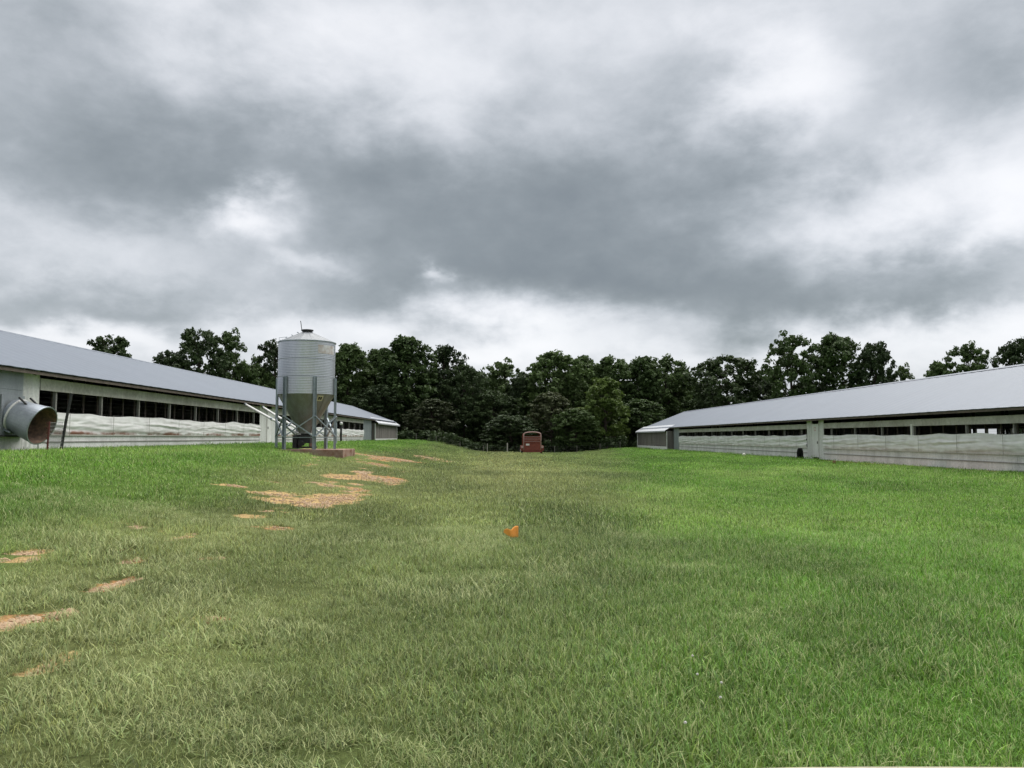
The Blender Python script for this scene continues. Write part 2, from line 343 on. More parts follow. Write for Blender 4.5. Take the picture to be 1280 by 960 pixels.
def bare_raw(x, y):
    x = np.asarray(x, float); y = np.asarray(y, float); b = np.zeros_like(x)
    n = fbm(x * .7, y * 1.3, .7, 31, 4)
    for bx, by, rx, ry, s in BARE:
        m = np.exp(-((x - bx) / rx) ** 2 - ((y - by) / ry) ** 2) * s
        b = np.maximum(b, m)
    b = b + (n - .5) * 1.35 * ss(.02, .2, b)
    # clay strip along the foot of the right barn
    strip = ss(.75, .1, np.abs(x - 20.75)) * ss(30, 36, y) * ss(60, 46, y) * ss(.35, .6, fbm(x, y, 2.0, 77, 3) + .1)
    return np.maximum(b, strip * .9)
def bare(x, y): return ss(.26, .44, bare_raw(x, y))
def trackness(x, y):
    """thin worn sward along the wheel track"""
    c = -2.6 - .105 * np.asarray(y, float)
    return np.exp(-((x - c) / 2.6) ** 2) * ss(60, 40, y)
def grass_color(x, y):
    x = np.asarray(x, float); y = np.asarray(y, float)
    n = fbm(x, y, 5.0, 51, 4); n2 = np.clip((fbm(x * 1.0, y * .45, 2.2, 61, 4) - .5) * 1.6 + .5, 0, 1); n3 = fbm(x, y, .7, 71, 2)
    edge = .5 + .14 * y
    lr = ss(-1.8, 2.2, x - edge + (n - .5) * 3.5)
    ll = ss(-1.2, 2.4, -x - (5.2 + .03 * y) + (n - .5) * 5)
    lush = np.maximum(lr, ll)
    lush = np.clip(lush * .95 + (n2 - .5) * .4, 0, 1)
    mid = np.exp(-((x - .3) / 3.4) ** 2) * ss(9, 34, y)                 # pale seeded crown of the field
    olive = np.stack([.142 + 0 * x, .204 + 0 * x, .056 + 0 * x], -1)
    green = np.stack([.116 + 0 * x, .262 + 0 * x, .026 + 0 * x], -1)
    straw = np.array([.29, .30, .125])
    c = olive * (1 - lush[..., None]) + green * lush[..., None]
    s = np.clip(.60 * mid + .42 * trackness(x, y) + .5 * (n2 - .52) + .08, 0, .75)[..., None]
    c = c * (1 - s) + straw * s
    c = c * (.78 + .44 * n3[..., None]) * (.86 + .62 * n2[..., None])
    return c
def soil_color(x, y):
    n = fbm(x, y, .5, 91, 3)[..., None]; m = fbm(x, y, 2.5, 95, 3)[..., None]
    tan = np.array([.43, .30, .14]); red = np.array([.38, .21, .095])
    t = ss(.4, .6, m); return (tan * (1 - t) + red * t) * (.7 + .5 * n)

def grid_terrain():
    xs = np.unique(np.concatenate([np.arange(-16, 22.01, .2), -16 - np.cumsum(np.geomspace(.3, 300, 34)), 22 + np.cumsum(np.geomspace(.3, 300, 34))]))
    ys = np.unique(np.concatenate([np.arange(1, 26, .16), np.arange(26, 60, .4), np.arange(60, 150, 1.2), 150 + np.cumsum(np.geomspace(1.5, 400, 26)), 1 - np.cumsum(np.geomspace(.3, 160, 20))]))
    X, Y = np.meshgrid(xs, ys); Z = height(X, Y); b = bare(X, Y); Z = Z - b * .035
    V = np.stack([X, Y, Z], -1).reshape(-1, 3); nx, ny = len(xs), len(ys)
    i = np.arange(nx * ny).reshape(ny, nx); F = np.stack([i[:-1, :-1], i[:-1, 1:], i[1:, 1:], i[1:, :-1]], -1).reshape(-1, 4)
    m = bpy.data.meshes.new('ground'); m.from_pydata(V.tolist(), [], F.tolist()); m.update()
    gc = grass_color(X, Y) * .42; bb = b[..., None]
    wood = ss(116, 124, Y)[..., None]                                    # leaf litter under the trees
    gc = gc * (1 - wood) + np.array([.05, .045, .03]) * wood
    for nm, c in (('gcol', gc), ('scol', soil_color(X, Y))):
        a = m.color_attributes.new(nm, 'FLOAT_COLOR', 'POINT')
        a.data.foreach_set('color', np.concatenate([c, np.ones_like(bb)], -1).reshape(-1).astype(np.float32))
    a = m.attributes.new('bare', 'FLOAT', 'POINT'); a.data.foreach_set('value', bare_raw(X, Y).reshape(-1).astype(np.float32))
    m.polygons.foreach_set('use_smooth', [True] * len(m.polygons))
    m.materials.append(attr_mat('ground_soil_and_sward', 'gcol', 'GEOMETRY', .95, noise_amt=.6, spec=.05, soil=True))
    o = bpy.data.objects.new('ground', m); col.objects.link(o); tag(o, kind='structure'); return o
grid_terrain()

# ------------------------------------------------------------------ barns
def corr(mb, s, l, y0, y1, z0, z1, pitch=.23, depth=.022, t=.01):
    """vertical corrugated sheet on the plane lateral=l"""
    n = max(2, int((y1 - y0) / (pitch / 4))); vs = []; fs = []
    for i in range(n + 1):
        y = y0 + (y1 - y0) * i / n; d = depth * (0, 1, 1, 0)[i % 4]
        vs += [(s * (l - d), y, z0), (s * (l - d), y, z1)]
    for i in range(n): fs.append((2 * i, 2 * i + 1, 2 * i + 3, 2 * i + 2))
    k = len(vs); vs += [(x + s * t, y, z) for x, y, z in vs]
    fs += [tuple(j + k for j in reversed(f)) for f in fs[:n]]
    fs += [(0, k, k + 1, 1), (2 * n, 2 * n + 1, k + 2 * n + 1, k + 2 * n)]
    mb.add(vs, fs)
def barn(P):
    s = P['s']; wl_ = P['wall']; wid = 12.0; far = wl_ + wid; ev = P['eave']; evz = P['eave_z']; rl = wl_ + wid / 2; rz = P['ridge_z']
    y0, y1, yl = P['y0'], 118.0, 97.4; zb = P['base']; zt, zm, zc, zo = P['zs']     # top of opening, bottom of opening, curtain bottom, lower board joint
    t = thing('poultry_barn', (s * wl_, y0, zb), P['label'], 'barn')
    def B(name, mb, m, parent=None, **k):
        o = mb.build(name, m, parent or t, **k)
        if parent is None: o.matrix_parent_inverse = Matrix.Translation(-Vector(t.location))
        return o
    def bx(mb, la, lb, ya, yb, za, zb_): return mb.box((min(s * la, s * lb), ya, za), (max(s * la, s * lb), yb, zb_))
    pit = (rz - evz) / (rl - ev)
    # --- roof: ribbed sheets, two slopes, 0.9 m ribs
    mb = MB()
    for side in (0, 1):
        le = ev if side == 0 else 2 * rl - ev
        ny = int((y1 - y0) / .3); base = len(mb.v)
        for i in range(ny + 1):
            y = y0 + (y1 - y0) * i / ny
            for k in range(5):
                f = k / 4; l = le + (rl - le) * f; z = evz + (rz - evz) * f
                sag = -.012 * math.sin(f * math.pi) * (.5 + .5 * math.sin(y * 1.31)) + .004 * math.sin(y * .37 + 1) 
                mb.v.append((s * l, y, z + sag + (.008 if i % 3 == 0 else 0)))
        for i in range(ny):
            for k in range(4):
                a = base + i * 5 + k; mb.f.append((a, a + 1, a + 6, a + 5))
    roof = B('roof', mb, M_roof)
    sm = roof.modifiers.new('thickness', 'SOLIDIFY'); sm.thickness = .02; sm.offset = -1
    mb = MB()
    mb.add([(s * (rl - .22), y0, rz - .22 * pit + .03), (s * rl, y0, rz + .045), (s * (rl + .22), y0, rz - .22 * pit + .03),
            (s * (rl - .22), y1, rz - .22 * pit + .03), (s * rl, y1, rz + .045), (s * (rl + .22), y1, rz - .22 * pit + .03)], [(0, 1, 4, 3), (1, 2, 5, 4)])
    mb.build('ridge_cap', M_roof, roof)
    # eave purlin + rafter tails
    zw = evz + (wl_ - ev) * pit                    # roof height above the wall line
    B('eave_board', bx(MB(), ev + .05, ev + .09, y0, yl, evz - .13, evz - .025), M_rafter)
    L = (rl - ev) / math.cos(math.atan(pit)); ra = MB()
    ra.box((-.03, 0, -.15), (.03, L - .05, 0)); rme = ra.mesh('rafter'); rme.materials.append(M_rafter)
    n = 0; y = 19.0 if s < 0 else 24.0
    while y < y1 - .5:
        o = link_mesh('rafter', rme, t); a = Vector((s * (ev + .10), y, evz + .1 * pit - .045)); b = Vector((s * rl, y, rz - .045)); q = (b - a).to_track_quat('Y', 'Z').to_matrix().to_4x4(); q.translation = a
        o.matrix_local = Matrix.Translation(-Vector(t.location)) @ q; y += 1.22
    # --- interior
    B('floor', bx(MB(), wl_ + .1, far - .1, y0 + .1, y1 - .1, zb - .5, zb + .12), M_floor)
    for l in (rl - 2.2, rl + 2.2):
        y = 20
        while y < yl: B('interior_post', bx(MB(), l - .06, l + .06, y, y + .12, zb + .1, evz + (l - ev if l < rl else 2 * rl - ev - l) * pit - .2), M_dark); y += 3.25
    # --- far side wall with its own openings
    fo = P['far_open']
    mb = MB(); bx(mb, far, far + .06, y0, y1, zb - .6, zm); bx(mb, far, far + .06, y0, y1, zt, zw - .03); bx(mb, far, far + .06, fo, y1, zm - .05, zt + .05)
    y = y0
    while y < fo: bx(mb, far - .1, far + .05, y, y + .16, zm - .02, zt + .02); y += 1.3
    B('rear_wall', mb, M_greywood)
    # --- gable ends
    for yy, nm in ((y0, 'near'), (y1 - .06, 'far')):
        g = MB(); pts = [(wl_ + .02, zb - .6), (far - .02, zb - .6), (far - .02, zw - .06), (rl, rz - .08), (wl_ + .02, zw - .06)]
        vs = [(s * l, yy, z) for l, z in pts] + [(s * l, yy + .06, z) for l, z in pts]; k = 5
        g.add(vs, [(0, 1, 2, 3, 4), (9, 8, 7, 6, 5)] + [(i, i + k, (i + 1) % 5 + k, (i + 1) % 5) for i in range(5)])
        B('gable_wall', g, M_white)
    # --- front wall
    bays = P['bays']; rb = P['solid']
    zbot = zb - .5
    # lower siding boards, two courses, board by board
    for (ya, yb) in bays:
        n = max(1, round((yb - ya) / 4.9)); st = (yb - ya) / n
        for i in range(n):
            a, b = ya + i * st, ya + (i + 1) * st - .012; j = random.uniform(-.004, .004)
            B('board', bx(MB(), wl_ - .02 + j, wl_ + .03, a, b, zo + .006, zc + .02), M_white)
            B('board', bx(MB(), wl_ - .045 + j, wl_ + .03, a + (.3 if i else 0), min(b + .3, yb), zbot, zo), M_white)
        # top board
        n = max(1, round((yb - ya) / 7)); st = (yb - ya) / n
        for i in range(n):
            B('board', bx(MB(), wl_ - .03, wl_ + .03, ya + i * st, ya + (i + 1) * st - .012, zt, P['ztb']), M_topboard)
        # posts
        y = ya + P.get('p0', 1.1)
        while y < yb - .4:
            w = .05; mtl = M_postgrey
            if s > 0 and abs(y - 41) < 1.6: w = .16; mtl = M_postgrey; y = 41.0
            B('post', bx(MB(), wl_ + .04, wl_ + .04 + .10, y - w / 2 - .02, y + w / 2 + .02, zm - .3, zt + .05), mtl)
            if w > .1: B('post', bx(MB(), wl_ - .05, wl_ + .035, y - .08, y + .08, zm - .3, zt + .1), M_whiteclean)
            y += P['pitch']
        # nailers inside the opening (thin studs behind the wire)
        y = ya + .6
        while y < yb - .3: B('stud', bx(MB(), wl_ + .5, wl_ + .55, y, y + .045, zm - .3, zt + .1), M_rafter); y += P['pitch'] / 3
        # wire netting: horizontal strands
        mb = MB()
        for k in range(5):
            z = zm + (zt - zm) * (k + .5) / 5; mb.tube([(s * (wl_ + .03), ya, z), (s * (wl_ + .03), yb, z)], .0015, 4)
        B('netting_wires', mb, M_wire)
        # curtain: crumpled tarpaulin
        ny = int((yb - ya) / .12); nz = 22; Yg, Zg = np.meshgrid(np.linspace(ya, yb, ny), np.linspace(0, 1, nz), indexing='ij')
        sagt = (fbm(Yg, Yg * 0, 3.0, 5, 3) - .5) * .16
        top = zm + sagt - .05 * np.abs(np.sin((Yg - ya) * math.pi / P['pitch'])) + .06
        Zw = (zc - .04) + (top - zc + .04) * Zg
        fold = (fbm(Yg * .22 + Zg * 1.1, Zg * 7 + Yg * .25, 1.0, 15, 5) - .5) * .10 + (1 - np.abs(fbm(Yg * .5 + Zg * 1.6, Zg * 4 - Yg * .3, .8, 25, 4) * 2 - 1)) * .045
        Xw = wl_ - .055 - np.abs(fold) * 1.0 * (.25 + np.sin(np.clip(Zg, 0, 1) * math.pi))
        V = np.stack([s * Xw, Yg, Zw], -1).reshape(-1, 3); ii = np.arange(ny * nz).reshape(ny, nz)
        F = np.stack([ii[:-1, :-1], ii[1:, :-1], ii[1:, 1:], ii[:-1, 1:]], -1).reshape(-1, 4)
        mb = MB(); mb.v = V.tolist(); mb.f = F.tolist(); B('curtain', mb, P['curtain'], smooth=True)
        B('rail', bx(MB(), wl_ - .07, wl_ - .05, ya, yb, zo - .02, zo + .02), M_postgrey)
        B('rail', bx(MB(), wl_ - .075, wl_ - .022, ya, yb, zc - .05, zc - .01), M_topboard)
        y = ya + P['pitch'] / 2
        while y < yb - .4:
            B('strap', bx(MB(), wl_ - .185, wl_ - .180, y - .012, y + .012, zc - .04, zm + .05), M_postgrey); y += P['pitch']
    for (ya, yb, kind) in rb:
        mb = MB()
        if kind == 'white': corr(mb, s, wl_, ya, yb, zbot, zw - .1); B('wall_panel', mb, M_white)
        if kind == 'grey': corr(mb, s, wl_ - .01, ya, yb, zbot, zw - .1, pitch=.15); B('wall_panel', mb, M_greypanel)
        if kind == 'sheet':
            for k in range(3): B('wall_panel', bx(MB(), wl_ - .02 - .006 * k, wl_ + .02, ya, yb, [zb + .55, zb + 1.15, zb + 1.95][k] + .006, [zb + 1.15, zb + 1.95, zw - .1][k]), M_greypanel)
            B('board', bx(MB(), wl_ - .02, wl_ + .03, ya, yb, zbot, zb + .54), M_white)
        if kind == 'doorway':
            # boarded section with a plain door
            for (a, b) in P['door_panels']: corr(mb, s, wl_ - .02, a, b, zbot, zw - .1, pitch=.3, depth=.03)
            B('wall_panel', mb, M_white)
            da, db = P['door']; d = B('door', bx(MB(), wl_ - .06, wl_ - .02, da, db, zb + .1, zt + .32), M_whiteclean)
            for a, b in ((da - .09, da - .01), (db + .01, db + .09)):
                B('door_frame', bx(MB(), wl_ - .045, wl_ + .04, a, b, zb - .1, zt + .42), M_topboard)
            B('door_handle', bx(MB(), wl_ - .10, wl_ - .061, da + .10, da + .14, zb + 1.0, zb + 1.16), M_darkmetal)
            if P['red_mark']:
                zz = zt - .02; mk = MB()
                for k in range(2):
                    yc = (da + db) / 2 - .09 + .18 * k
                    bx(mk, wl_ - .063, wl_ - .061, yc - .06, yc + .06, zz + .09, zz + .12); bx(mk, wl_ - .063, wl_ - .061, yc - .06, yc + .06, zz - .12, zz - .09)
                    bx(mk, wl_ - .063, wl_ - .061, yc + (.03 if k else -.06), yc + (.06 if k else -.03), zz - .088, zz + .088)
                B('red_number', mk, M_redpaint)
    # --- end room under the lower bright roof strip
    le, lez, lw = P['lean']
    ztop = evz + (wl_ + .15 - ev) * pit
    mb = MB(); ny = int((118.6 - yl) / .2); 
    l0 = wl_ + .2; z0 = evz + (l0 - ev) * pit + .05
    for i in range(ny + 1):
        y = yl + (118.6 - yl) * i / ny; d = .016 if i % 3 == 0 else 0
        mb.v += [(s * l0, y, z0 + d), (s * le, y, lez + d), (s * le, y, lez - .16)]
    for i in range(ny):
        a = 3 * i; mb.f += [(a, a + 1, a + 4, a + 3), (a + 1, a + 2, a + 5, a + 4)]
    o = B('end_room_roof', mb, M_roofnew); sm = o.modifiers.new('thickness', 'SOLIDIFY'); sm.thickness = .012
    ya, yb = yl + .1, 117.9; n = 72; st = (yb - ya) / n
    for i in range(n):
        d = random.uniform(0, .03)
        B('board', bx(MB(), lw + d, lw + .05, ya + i * st, ya + (i + 1) * st - .02, zb + .32 + random.uniform(-.05, .08), lez - .05), M_greywood)
    B('sill_board', bx(MB(), lw - .03, lw + .06, ya, yb, zbot - .2, zb + .30), M_whiteclean)
    B('wall_panel', bx(MB(), lw + .06, wl_ + .03, ya, ya + .05, zbot, lez - .02), M_greywood)
    B('wall_panel', bx(MB(), lw + .06, wl_ + .03, yb - .05, yb, zbot, lez - .02), M_greywood)
    for yy in (yl - .02, 118.1):
        B('corner_post', bx(MB(), lw - .06, lw + .03, yy, yy + .1, zbot, lez - .1), M_whiteclean)
    return t
barnL = barn(dict(s=-1, wall=15.5, eave=15.0, eave_z=3.78, ridge_z=6.18, base=1.17, y0=4.0, ztb=3.60, zs=(3.20, 2.42, 1.72, 1.45), far_open=20,
    bays=[(27.2, 52.0), (56.2, 91.6)], p0=1.1, pitch=3.25, curtain=curtain_mat(1.70, 'curtain_clay_stained', 1.0), red_mark=False,
    solid=[(4.1, 24.95, 'white'), (24.97, 26.2, 'sheet'), (26.22, 27.18, 'white'), (52.02, 56.18, 'doorway'), (91.62, 97.4, 'grey')], door=(53.6, 54.6), door_panels=[(52.02, 53.5), (54.7, 56.18)],
    lean=(14.65, 3.40, 15.05), label='long low poultry barn on the left, behind the metal feed bin'))
barnR = barn(dict(s=1, wall=21.3, eave=20.8, eave_z=2.84, ridge_z=5.39, base=.19, y0=6.0, ztb=2.53, zs=(2.19, 1.72, .92, .55), far_open=57,
    bays=[(18.0, 52.2), (55.02, 94.4)], p0=1.3, pitch=3.4, curtain=curtain_mat(.90, 'curtain_grey_stained', .35), red_mark=True,
    solid=[(6.1, 17.98, 'white'), (52.22, 55.0, 'doorway'), (94.42, 97.4, 'grey')], door=(53.05, 54.1), door_panels=[(52.22, 52.95), (54.2, 55.0)],
    lean=(20.2, 2.44, 20.45), label='long low poultry barn on the right, white door midway along it'))

# ------------------------------------------------------------------ feed bin
def feed_bin():
    cx, cy, r = -9.62, 40.0, 1.385; z0 = 1.02
    t = thing('feed_bin', (cx, cy, z0), 'tall galvanised metal feed bin on steel legs beside the left barn', 'feed bin')
    zh, zs_, zc = 2.70, 5.30, 5.93         # hopper top, shoulder, cap (above z0)
    # shell: three corrugated rings
    for k in range(3):
        a, b = zh + (zs_ - zh) * k / 3, zh + (zs_ - zh) * (k + 1) / 3; pr = []
        n = 66
        for i in range(n + 1):
            z = a + (b - a) * i / n; pr.append((r + .003 * math.sin(i / n * 2 * math.pi * 11) + (.004 if k != 1 else 0), z))
        MB().lathe(pr, 56).build('shell_ring', M_galv, t, smooth=True)
        if k: MB().lathe([(r + .003, a - .025), (r + .010, a - .02), (r + .010, a + .02), (r + .003, a + .025)], 56).build('ring_seam', M_greypanel, t)
    MB().lathe([(r + .005, zs_ - .03), (r + .045, zs_ - .02), (r + .045, zs_ + .015), (r - .02, zs_ + .03)], 56).build('eave_ring', M_leg, t)
    mb = MB(); n = 48
    for i in range(n):
        a = 2 * math.pi * i / n; rib = .018 if i % 4 == 0 else 0
        mb.v += [(math.cos(a) * (r + .03), math.sin(a) * (r + .03), zs_ + rib), (math.cos(a) * .24, math.sin(a) * .24, zc - .1 + rib)]
    for i in range(n):
        a, b = 2 * i, 2 * ((i + 1) % n); mb.f.append((a, b, b + 1, a + 1))
    rf = mb.build('roof', M_binroof, t)
    MB().lathe([(.25, zc - .12), (.25, zc - .02), (.30, zc - .02), (.30, zc + .035), (.06, zc + .07)], 24, cap=True).build('cap', M_darkmetal, rf)
    MB().tube([(-.26, -.05, zc), (-.32, -.06, zc + .42), (-.34, -.06, zc + .48)], .018, 6).build('lid_handle', M_darkmetal, rf)
    # roof rungs and rail on the left side
    mb = MB()
    for k in range(4):
        f = (k + .4) / 4; rr = r + (.24 - r) * f; zz = zs_ + (zc - .1 - zs_) * f + .05
        mb.bar((-rr * .97 - .02, -.34, zz), (-rr * .97 - .02, -.08, zz), .03, .03)
    mb.tube([(-r * .96, -.25, zs_), (-r * .96, -.25, zs_ + .24), (-r * .68, -.22, zs_ + .28)], .012, 6); mb.build('roof_rungs', M_leg, rf)
    # hopper
    pr = [(r - .01, zh + .02)] + [(r - .01 + (.34 - r) * f, zh - (zh - .86) * f) for f in (.02, .25, .5, .75, 1)] + [(.34, .78)]
    hp = MB().lathe(pr, 56).build('hopper', M_hopper, t, smooth=True)
    for k in range(7):                                        # riveted seams
        a = 2 * math.pi * (k + .35) / 7
        MB().bar((math.cos(a) * (r - .005), math.sin(a) * (r - .005), zh), (math.cos(a) * .35, math.sin(a) * .35, .86), .05, .012).build('hopper_seam', M_hopper, hp)
    # sticker on the hopper, towards the camera's right
    def on_hop(a, f, off):
        rr = r - .01 + (.34 - r) * f; z = zh - (zh - .86) * f
        nrm = Vector((math.cos(a) * (zh - .86), math.sin(a) * (zh - .86), -(r - .25))).normalized()
        return Vector((math.cos(a) * rr, math.sin(a) * rr, z)) + nrm * off
    ax = R(-76.5 + 31)
    def hpatch(name, a0, a1, f0, f1, off, m):
        mb = MB(); n = 4
        for i in range(n + 1):
            a = a0 + (a1 - a0) * i / n; mb.v += [on_hop(a, f0, off), on_hop(a, f1, off)]
        mb.f = [(2 * i, 2 * i + 1, 2 * i + 3, 2 * i + 2) for i in range(n)]; mb.v = [tuple(v) for v in mb.v]
        o = mb.build(name, m, hp); s_ = o.modifiers.new('t', 'SOLIDIFY'); s_.thickness = .003; return o
    hpatch('sticker', ax - .12, ax + .12, .045, .18, .006, M_cream)
    hpatch('sticker_mark', ax - .075, ax - .01, .075, .15, .011, M_blackpaint); hpatch('sticker_mark', ax + .01, ax + .08, .075, .15, .011, M_blackpaint)
    # faded maker's label high on the shell
    mb = MB(); n = 8
    for i in range(n + 1):
        a = R(-76.5 + 22) + R(46) * i / n
        for z in (zs_ - .62, zs_ - .20): mb.v.append((math.cos(a) * (r + .014), math.sin(a) * (r + .014), z))
    mb.f = [(2 * i, 2 * i + 2, 2 * i + 3, 2 * i + 1) for i in range(n)]
    o = mb.build('faded_label', M_label, t); o.modifiers.new('t', 'SOLIDIFY').thickness = .003
    # legs and braces
    lr = r + .075; ang = [R(-76.5 + a) for a in (-44, 16, 76, 136, 196, 256)]
    LP = []
    for a in ang:
        c, s = math.cos(a), math.sin(a); M = Matrix.Rotation(a, 4, 'Z')
        lg = MB(); gz = min(hz(cx + c * lr, cy + s * lr) - z0 - .12, -.05)
        lg.box((lr - .06, -.085, gz), (lr - .045, .085, zh + .85), M); lg.box((lr - .045, -.085, gz), (lr + .035, -.072, zh + .82), M); lg.box((lr - .045, .072, gz), (lr + .035, .085, zh + .82), M)
        lg.build('leg', M_leg, t); LP.append(Vector((c * (lr + .01), s * (lr + .01), 0)))
        MB().box((lr - .11, -.12, .02 if gz > -.06 else gz + .05), (lr + .1, .12, .05 if gz > -.06 else gz + .08), M).build('foot_plate', M_leg, t)
    for i in range(6):
        p, q = LP[i], LP[(i + 1) % 6]
        for a, b in ((.62, 1.62), (1.62, .62)):
            o = 0 if a < b else .02
            d = (p + q).normalized() * (.02 + o)
            MB().bar(p + Vector((0, 0, a)) + d, q + Vector((0, 0, b)) + d, .075, .05).build('brace', M_leg, t)
        MB().bar(p + Vector((0, 0, .60)) * .98, q + Vector((0, 0, .60)) * .98, .045, .03).build('ring_brace', M_leg, t)
    # boot, motor
    bt = MB().box((-.30, -.28, .30), (.30, .28, .72)); bt.box((-.20, -.20, .722), (.20, .20, .80)); b = bt.build('boot', M_darkmetal, t, bevel=.015)
    MB().tube([(-.10, -.60, .30), (-.10, -.29, .30)], .14, 16).build('motor', M_darkmetal, t)
    MB().box((-.52, -.5, .06), (-.32, .5, .70)).build('drive_guard', M_darkmetal, t, bevel=.01)
    MB().box((-.32, -.4, .06), (.5, .4, .14)).build('boot_stand', M_darkmetal, t)
    MB().box((-.30, -.26, .14), (-.24, .26, .30)).box((.24, -.26, .14), (.30, .26, .30)).build('boot_stand', M_rust, t)
    return t
feed_bin()
def pad():
    o = MB()
    x0, x1, ya, yb = -10.75, -7.45, 38.45, 41.6; n = 12
    pts = []
    for i in range(n + 1): pts.append((x0 + (x1 - x0) * i / n, ya + random.uniform(-.04, .04)))
    for i in range(1, n): pts.append((x1 + random.uniform(-.05, .05), ya + (yb - ya) * i / n))
    for i in range(n + 1): pts.append((x1 - (x1 - x0) * i / n, yb))
    k = len(pts); o.v = [(x, y, .30) for x, y in pts] + [(x, y, 1.025) for x, y in pts]
    o.f = [tuple(range(k))[::-1], tuple(range(k, 2 * k))] + [(i, (i + 1) % k, (i + 1) % k + k, i + k) for i in range(k)]
    return tag(o.build('concrete_pad', M_conc, bevel=.02), 'clay-stained concrete pad beneath the metal feed bin', 'pad')
pad()
def feed_tube(a, b, label):
    t = thing('feed_auger_tube', a, label, 'tube', 'white auger tubes between feed bin and left barn')
    a, b = Vector(a), Vector(b); d = b - a
    MB().tube([(0, 0, 0), d], .065, 12).build('tube', M_whiteclean, t, smooth=True)
    for f in (.02, .5, .97):
        MB().tube([d * (f - .012), d * (f + .012)], .085, 12).build('coupling', M_leg, t)
feed_tube((-9.75, 40.31, 1.62), (-15.10, 47.6, 3.60), 'lower white auger tube sloping from the feed bin up to the left barn')
feed_tube((-9.50, 40.31, 1.66), (-15.10, 51.2, 3.56), 'upper, farther white auger tube sloping from the feed bin up to the left barn')

# ------------------------------------------------------------------ exhaust fan on the left barn
def fan():
    c0 = Vector((-15.43, 25.62, 2.34)); dirn = Vector((1, -.12, -.36)).normalized()
    t = thing('exhaust_fan', c0, 'large round galvanised fan shroud jutting from the left barn wall', 'fan')
    q = dirn.to_track_quat('Z', 'Y').to_matrix()
    def ring(prof, n=40):
        m = MB().lathe(prof, n); m.v = [tuple(q @ Vector(v)) for v in m.v]; return m
    ring([(.50, .02), (.52, .20), (.56, .55), (.62, 1.06), (.635, 1.07), (.635, 1.10), (.615, 1.10)]).build('shroud', M_shroud, t, smooth=False)
    ring([(.600, 1.10), (.54, .55), (.49, .20), (.485, .10)]).build('shroud_inside', M_shroudin, t, smooth=True)
    ring([(.615, 1.10), (.600, 1.10)]).build('rim', M_shroud, t)
    ring([(.525, .18), (.565, .19), (.565, .23), (.53, .24)]).build('band', M_whiteclean, t)
    for k in range(5):
        a = 2 * math.pi * k / 5; m = MB(); u = Vector((math.cos(a), math.sin(a), 0)); w = Vector((-math.sin(a), math.cos(a), 0))
        vs = [u * .06 - w * .05 + Vector((0, 0, .30)), u * .06 + w * .05 + Vector((0, 0, .35)), u * .45 + w * .14 + Vector((0, 0, .37)), u * .45 - w * .10 + Vector((0, 0, .28))]
        vs = vs + [v + Vector((0, 0, .008)) for v in vs]
        m.add([q @ v for v in vs], [(0, 1, 2, 3), (7, 6, 5, 4), (0, 4, 5, 1), (1, 5, 6, 2), (2, 6, 7, 3), (3, 7, 4, 0)]); m.build('blade', M_shroudin, t)
    ring([(.07, .22), (.09, .28), (.09, .40), (.02, .42)], 16).build('hub', M_rust, t)
    m = MB()
    for x in (-.42, .42): m.bar(q @ Vector((x, -.45, .45)), q @ Vector((x * .95, -.45, 0)), .05, .05)
    m.build('lower_bracket', M_leg, t)
    m = MB(); m.bar(q @ Vector((-.25, .62, .20)), q @ Vector((-.25, .50, .52)), .05, .05); m.bar(q @ Vector((.25, .62, .20)), q @ Vector((.25, .50, .52)), .05, .05); m.build('upper_bracket', M_darkmetal, t)
    m = MB().box((-.03, -.60, -.66), (.02, .60, .60)); m.build('frame_plate', M_greypanel, t)
    # drip tray under the frame
    MB().box((-.02, -.66, -.72), (.16, .60, -.67)).build('frame_sill', M_darkmetal, t)
fan()
def pole(name, base, top, r, m, label, n=8):
    b = Vector(base); b.z = hz(b.x, b.y) - .25
    t = thing(name, (b.x, b.y, b.z + .25), label, 'post'); d = Vector(top) - Vector(t.location)
    MB().tube([(0, 0, -.25), d * .5 + Vector((0, 0, 0)), d], [r, r, r * .9], n).build('shaft', m, t)
    return t, d
p1, d1 = pole('steel_fence_post', (-13.40, 24.0, 0), (-13.35, 24.0, 2.08), .028, M_redpost, 'short rusty red post standing in front of the fan shroud')
for k in range(5):
    z = .25 + k * .15; MB().box((-.02, -.045, z), (.02, -.026, z + .03)).build('stud', M_redpost, p1)
p2, d2 = pole('leaning_post', (-14.10, 26.0, 0), (-13.85, 26.1, 3.02), .045, M_darkmetal, 'tall dark leaning post right of the fan shroud')
MB().tube([d2 * .985, d2 * 1.005], .055, 8).build('cap', M_darkmetal, p2)
def net():
    A, B_ = Vector((-13.37, 24.03, 0)), Vector((-14.03, 26.0, 0)); t = thing('wire_netting_panel', (A.x, A.y, 1.17), 'rusty wire netting stretched between red post and leaning post', 'netting')
    m = MB(); D = B_ - A
    for k in range(8):
        z = .10 + k * .11; m.tube([(0, 0, z), (D.x, D.y, z + .05)], .005, 4)
    m.build('strands', M_wire, t); m = MB()
    for k in range(15):
        f = (k + .5) / 15; m.tube([(D.x * f, D.y * f, .10 + .05 * f), (D.x * f, D.y * f, .87 + .05 * f)], .005, 4)
    m.build('stays', M_wire, t)
net()
t, d = pole('utility_post', (-12.2, 60, 0), (-12.2, 60, 2.80), .10, M_leg, 'grey metal post standing just right of the feed bin legs')
MB().box((-.13, -.13, d.z), (.13, .13, d.z + .03)).build('cap', M_leg, t)
t, d = pole('hydrant_post', (-14.55, 74, 0), (-14.55, 74, 2.75), .10, M_darkmetal, 'dark post with pale round top near the left barn')
MB().lathe([(.02, d.z + .30), (.11, d.z + .26), (.15, d.z + .14), (.12, d.z + .02), (.05, d.z)], 12, cap=True).build('round_top', M_whiteclean, t, smooth=True)

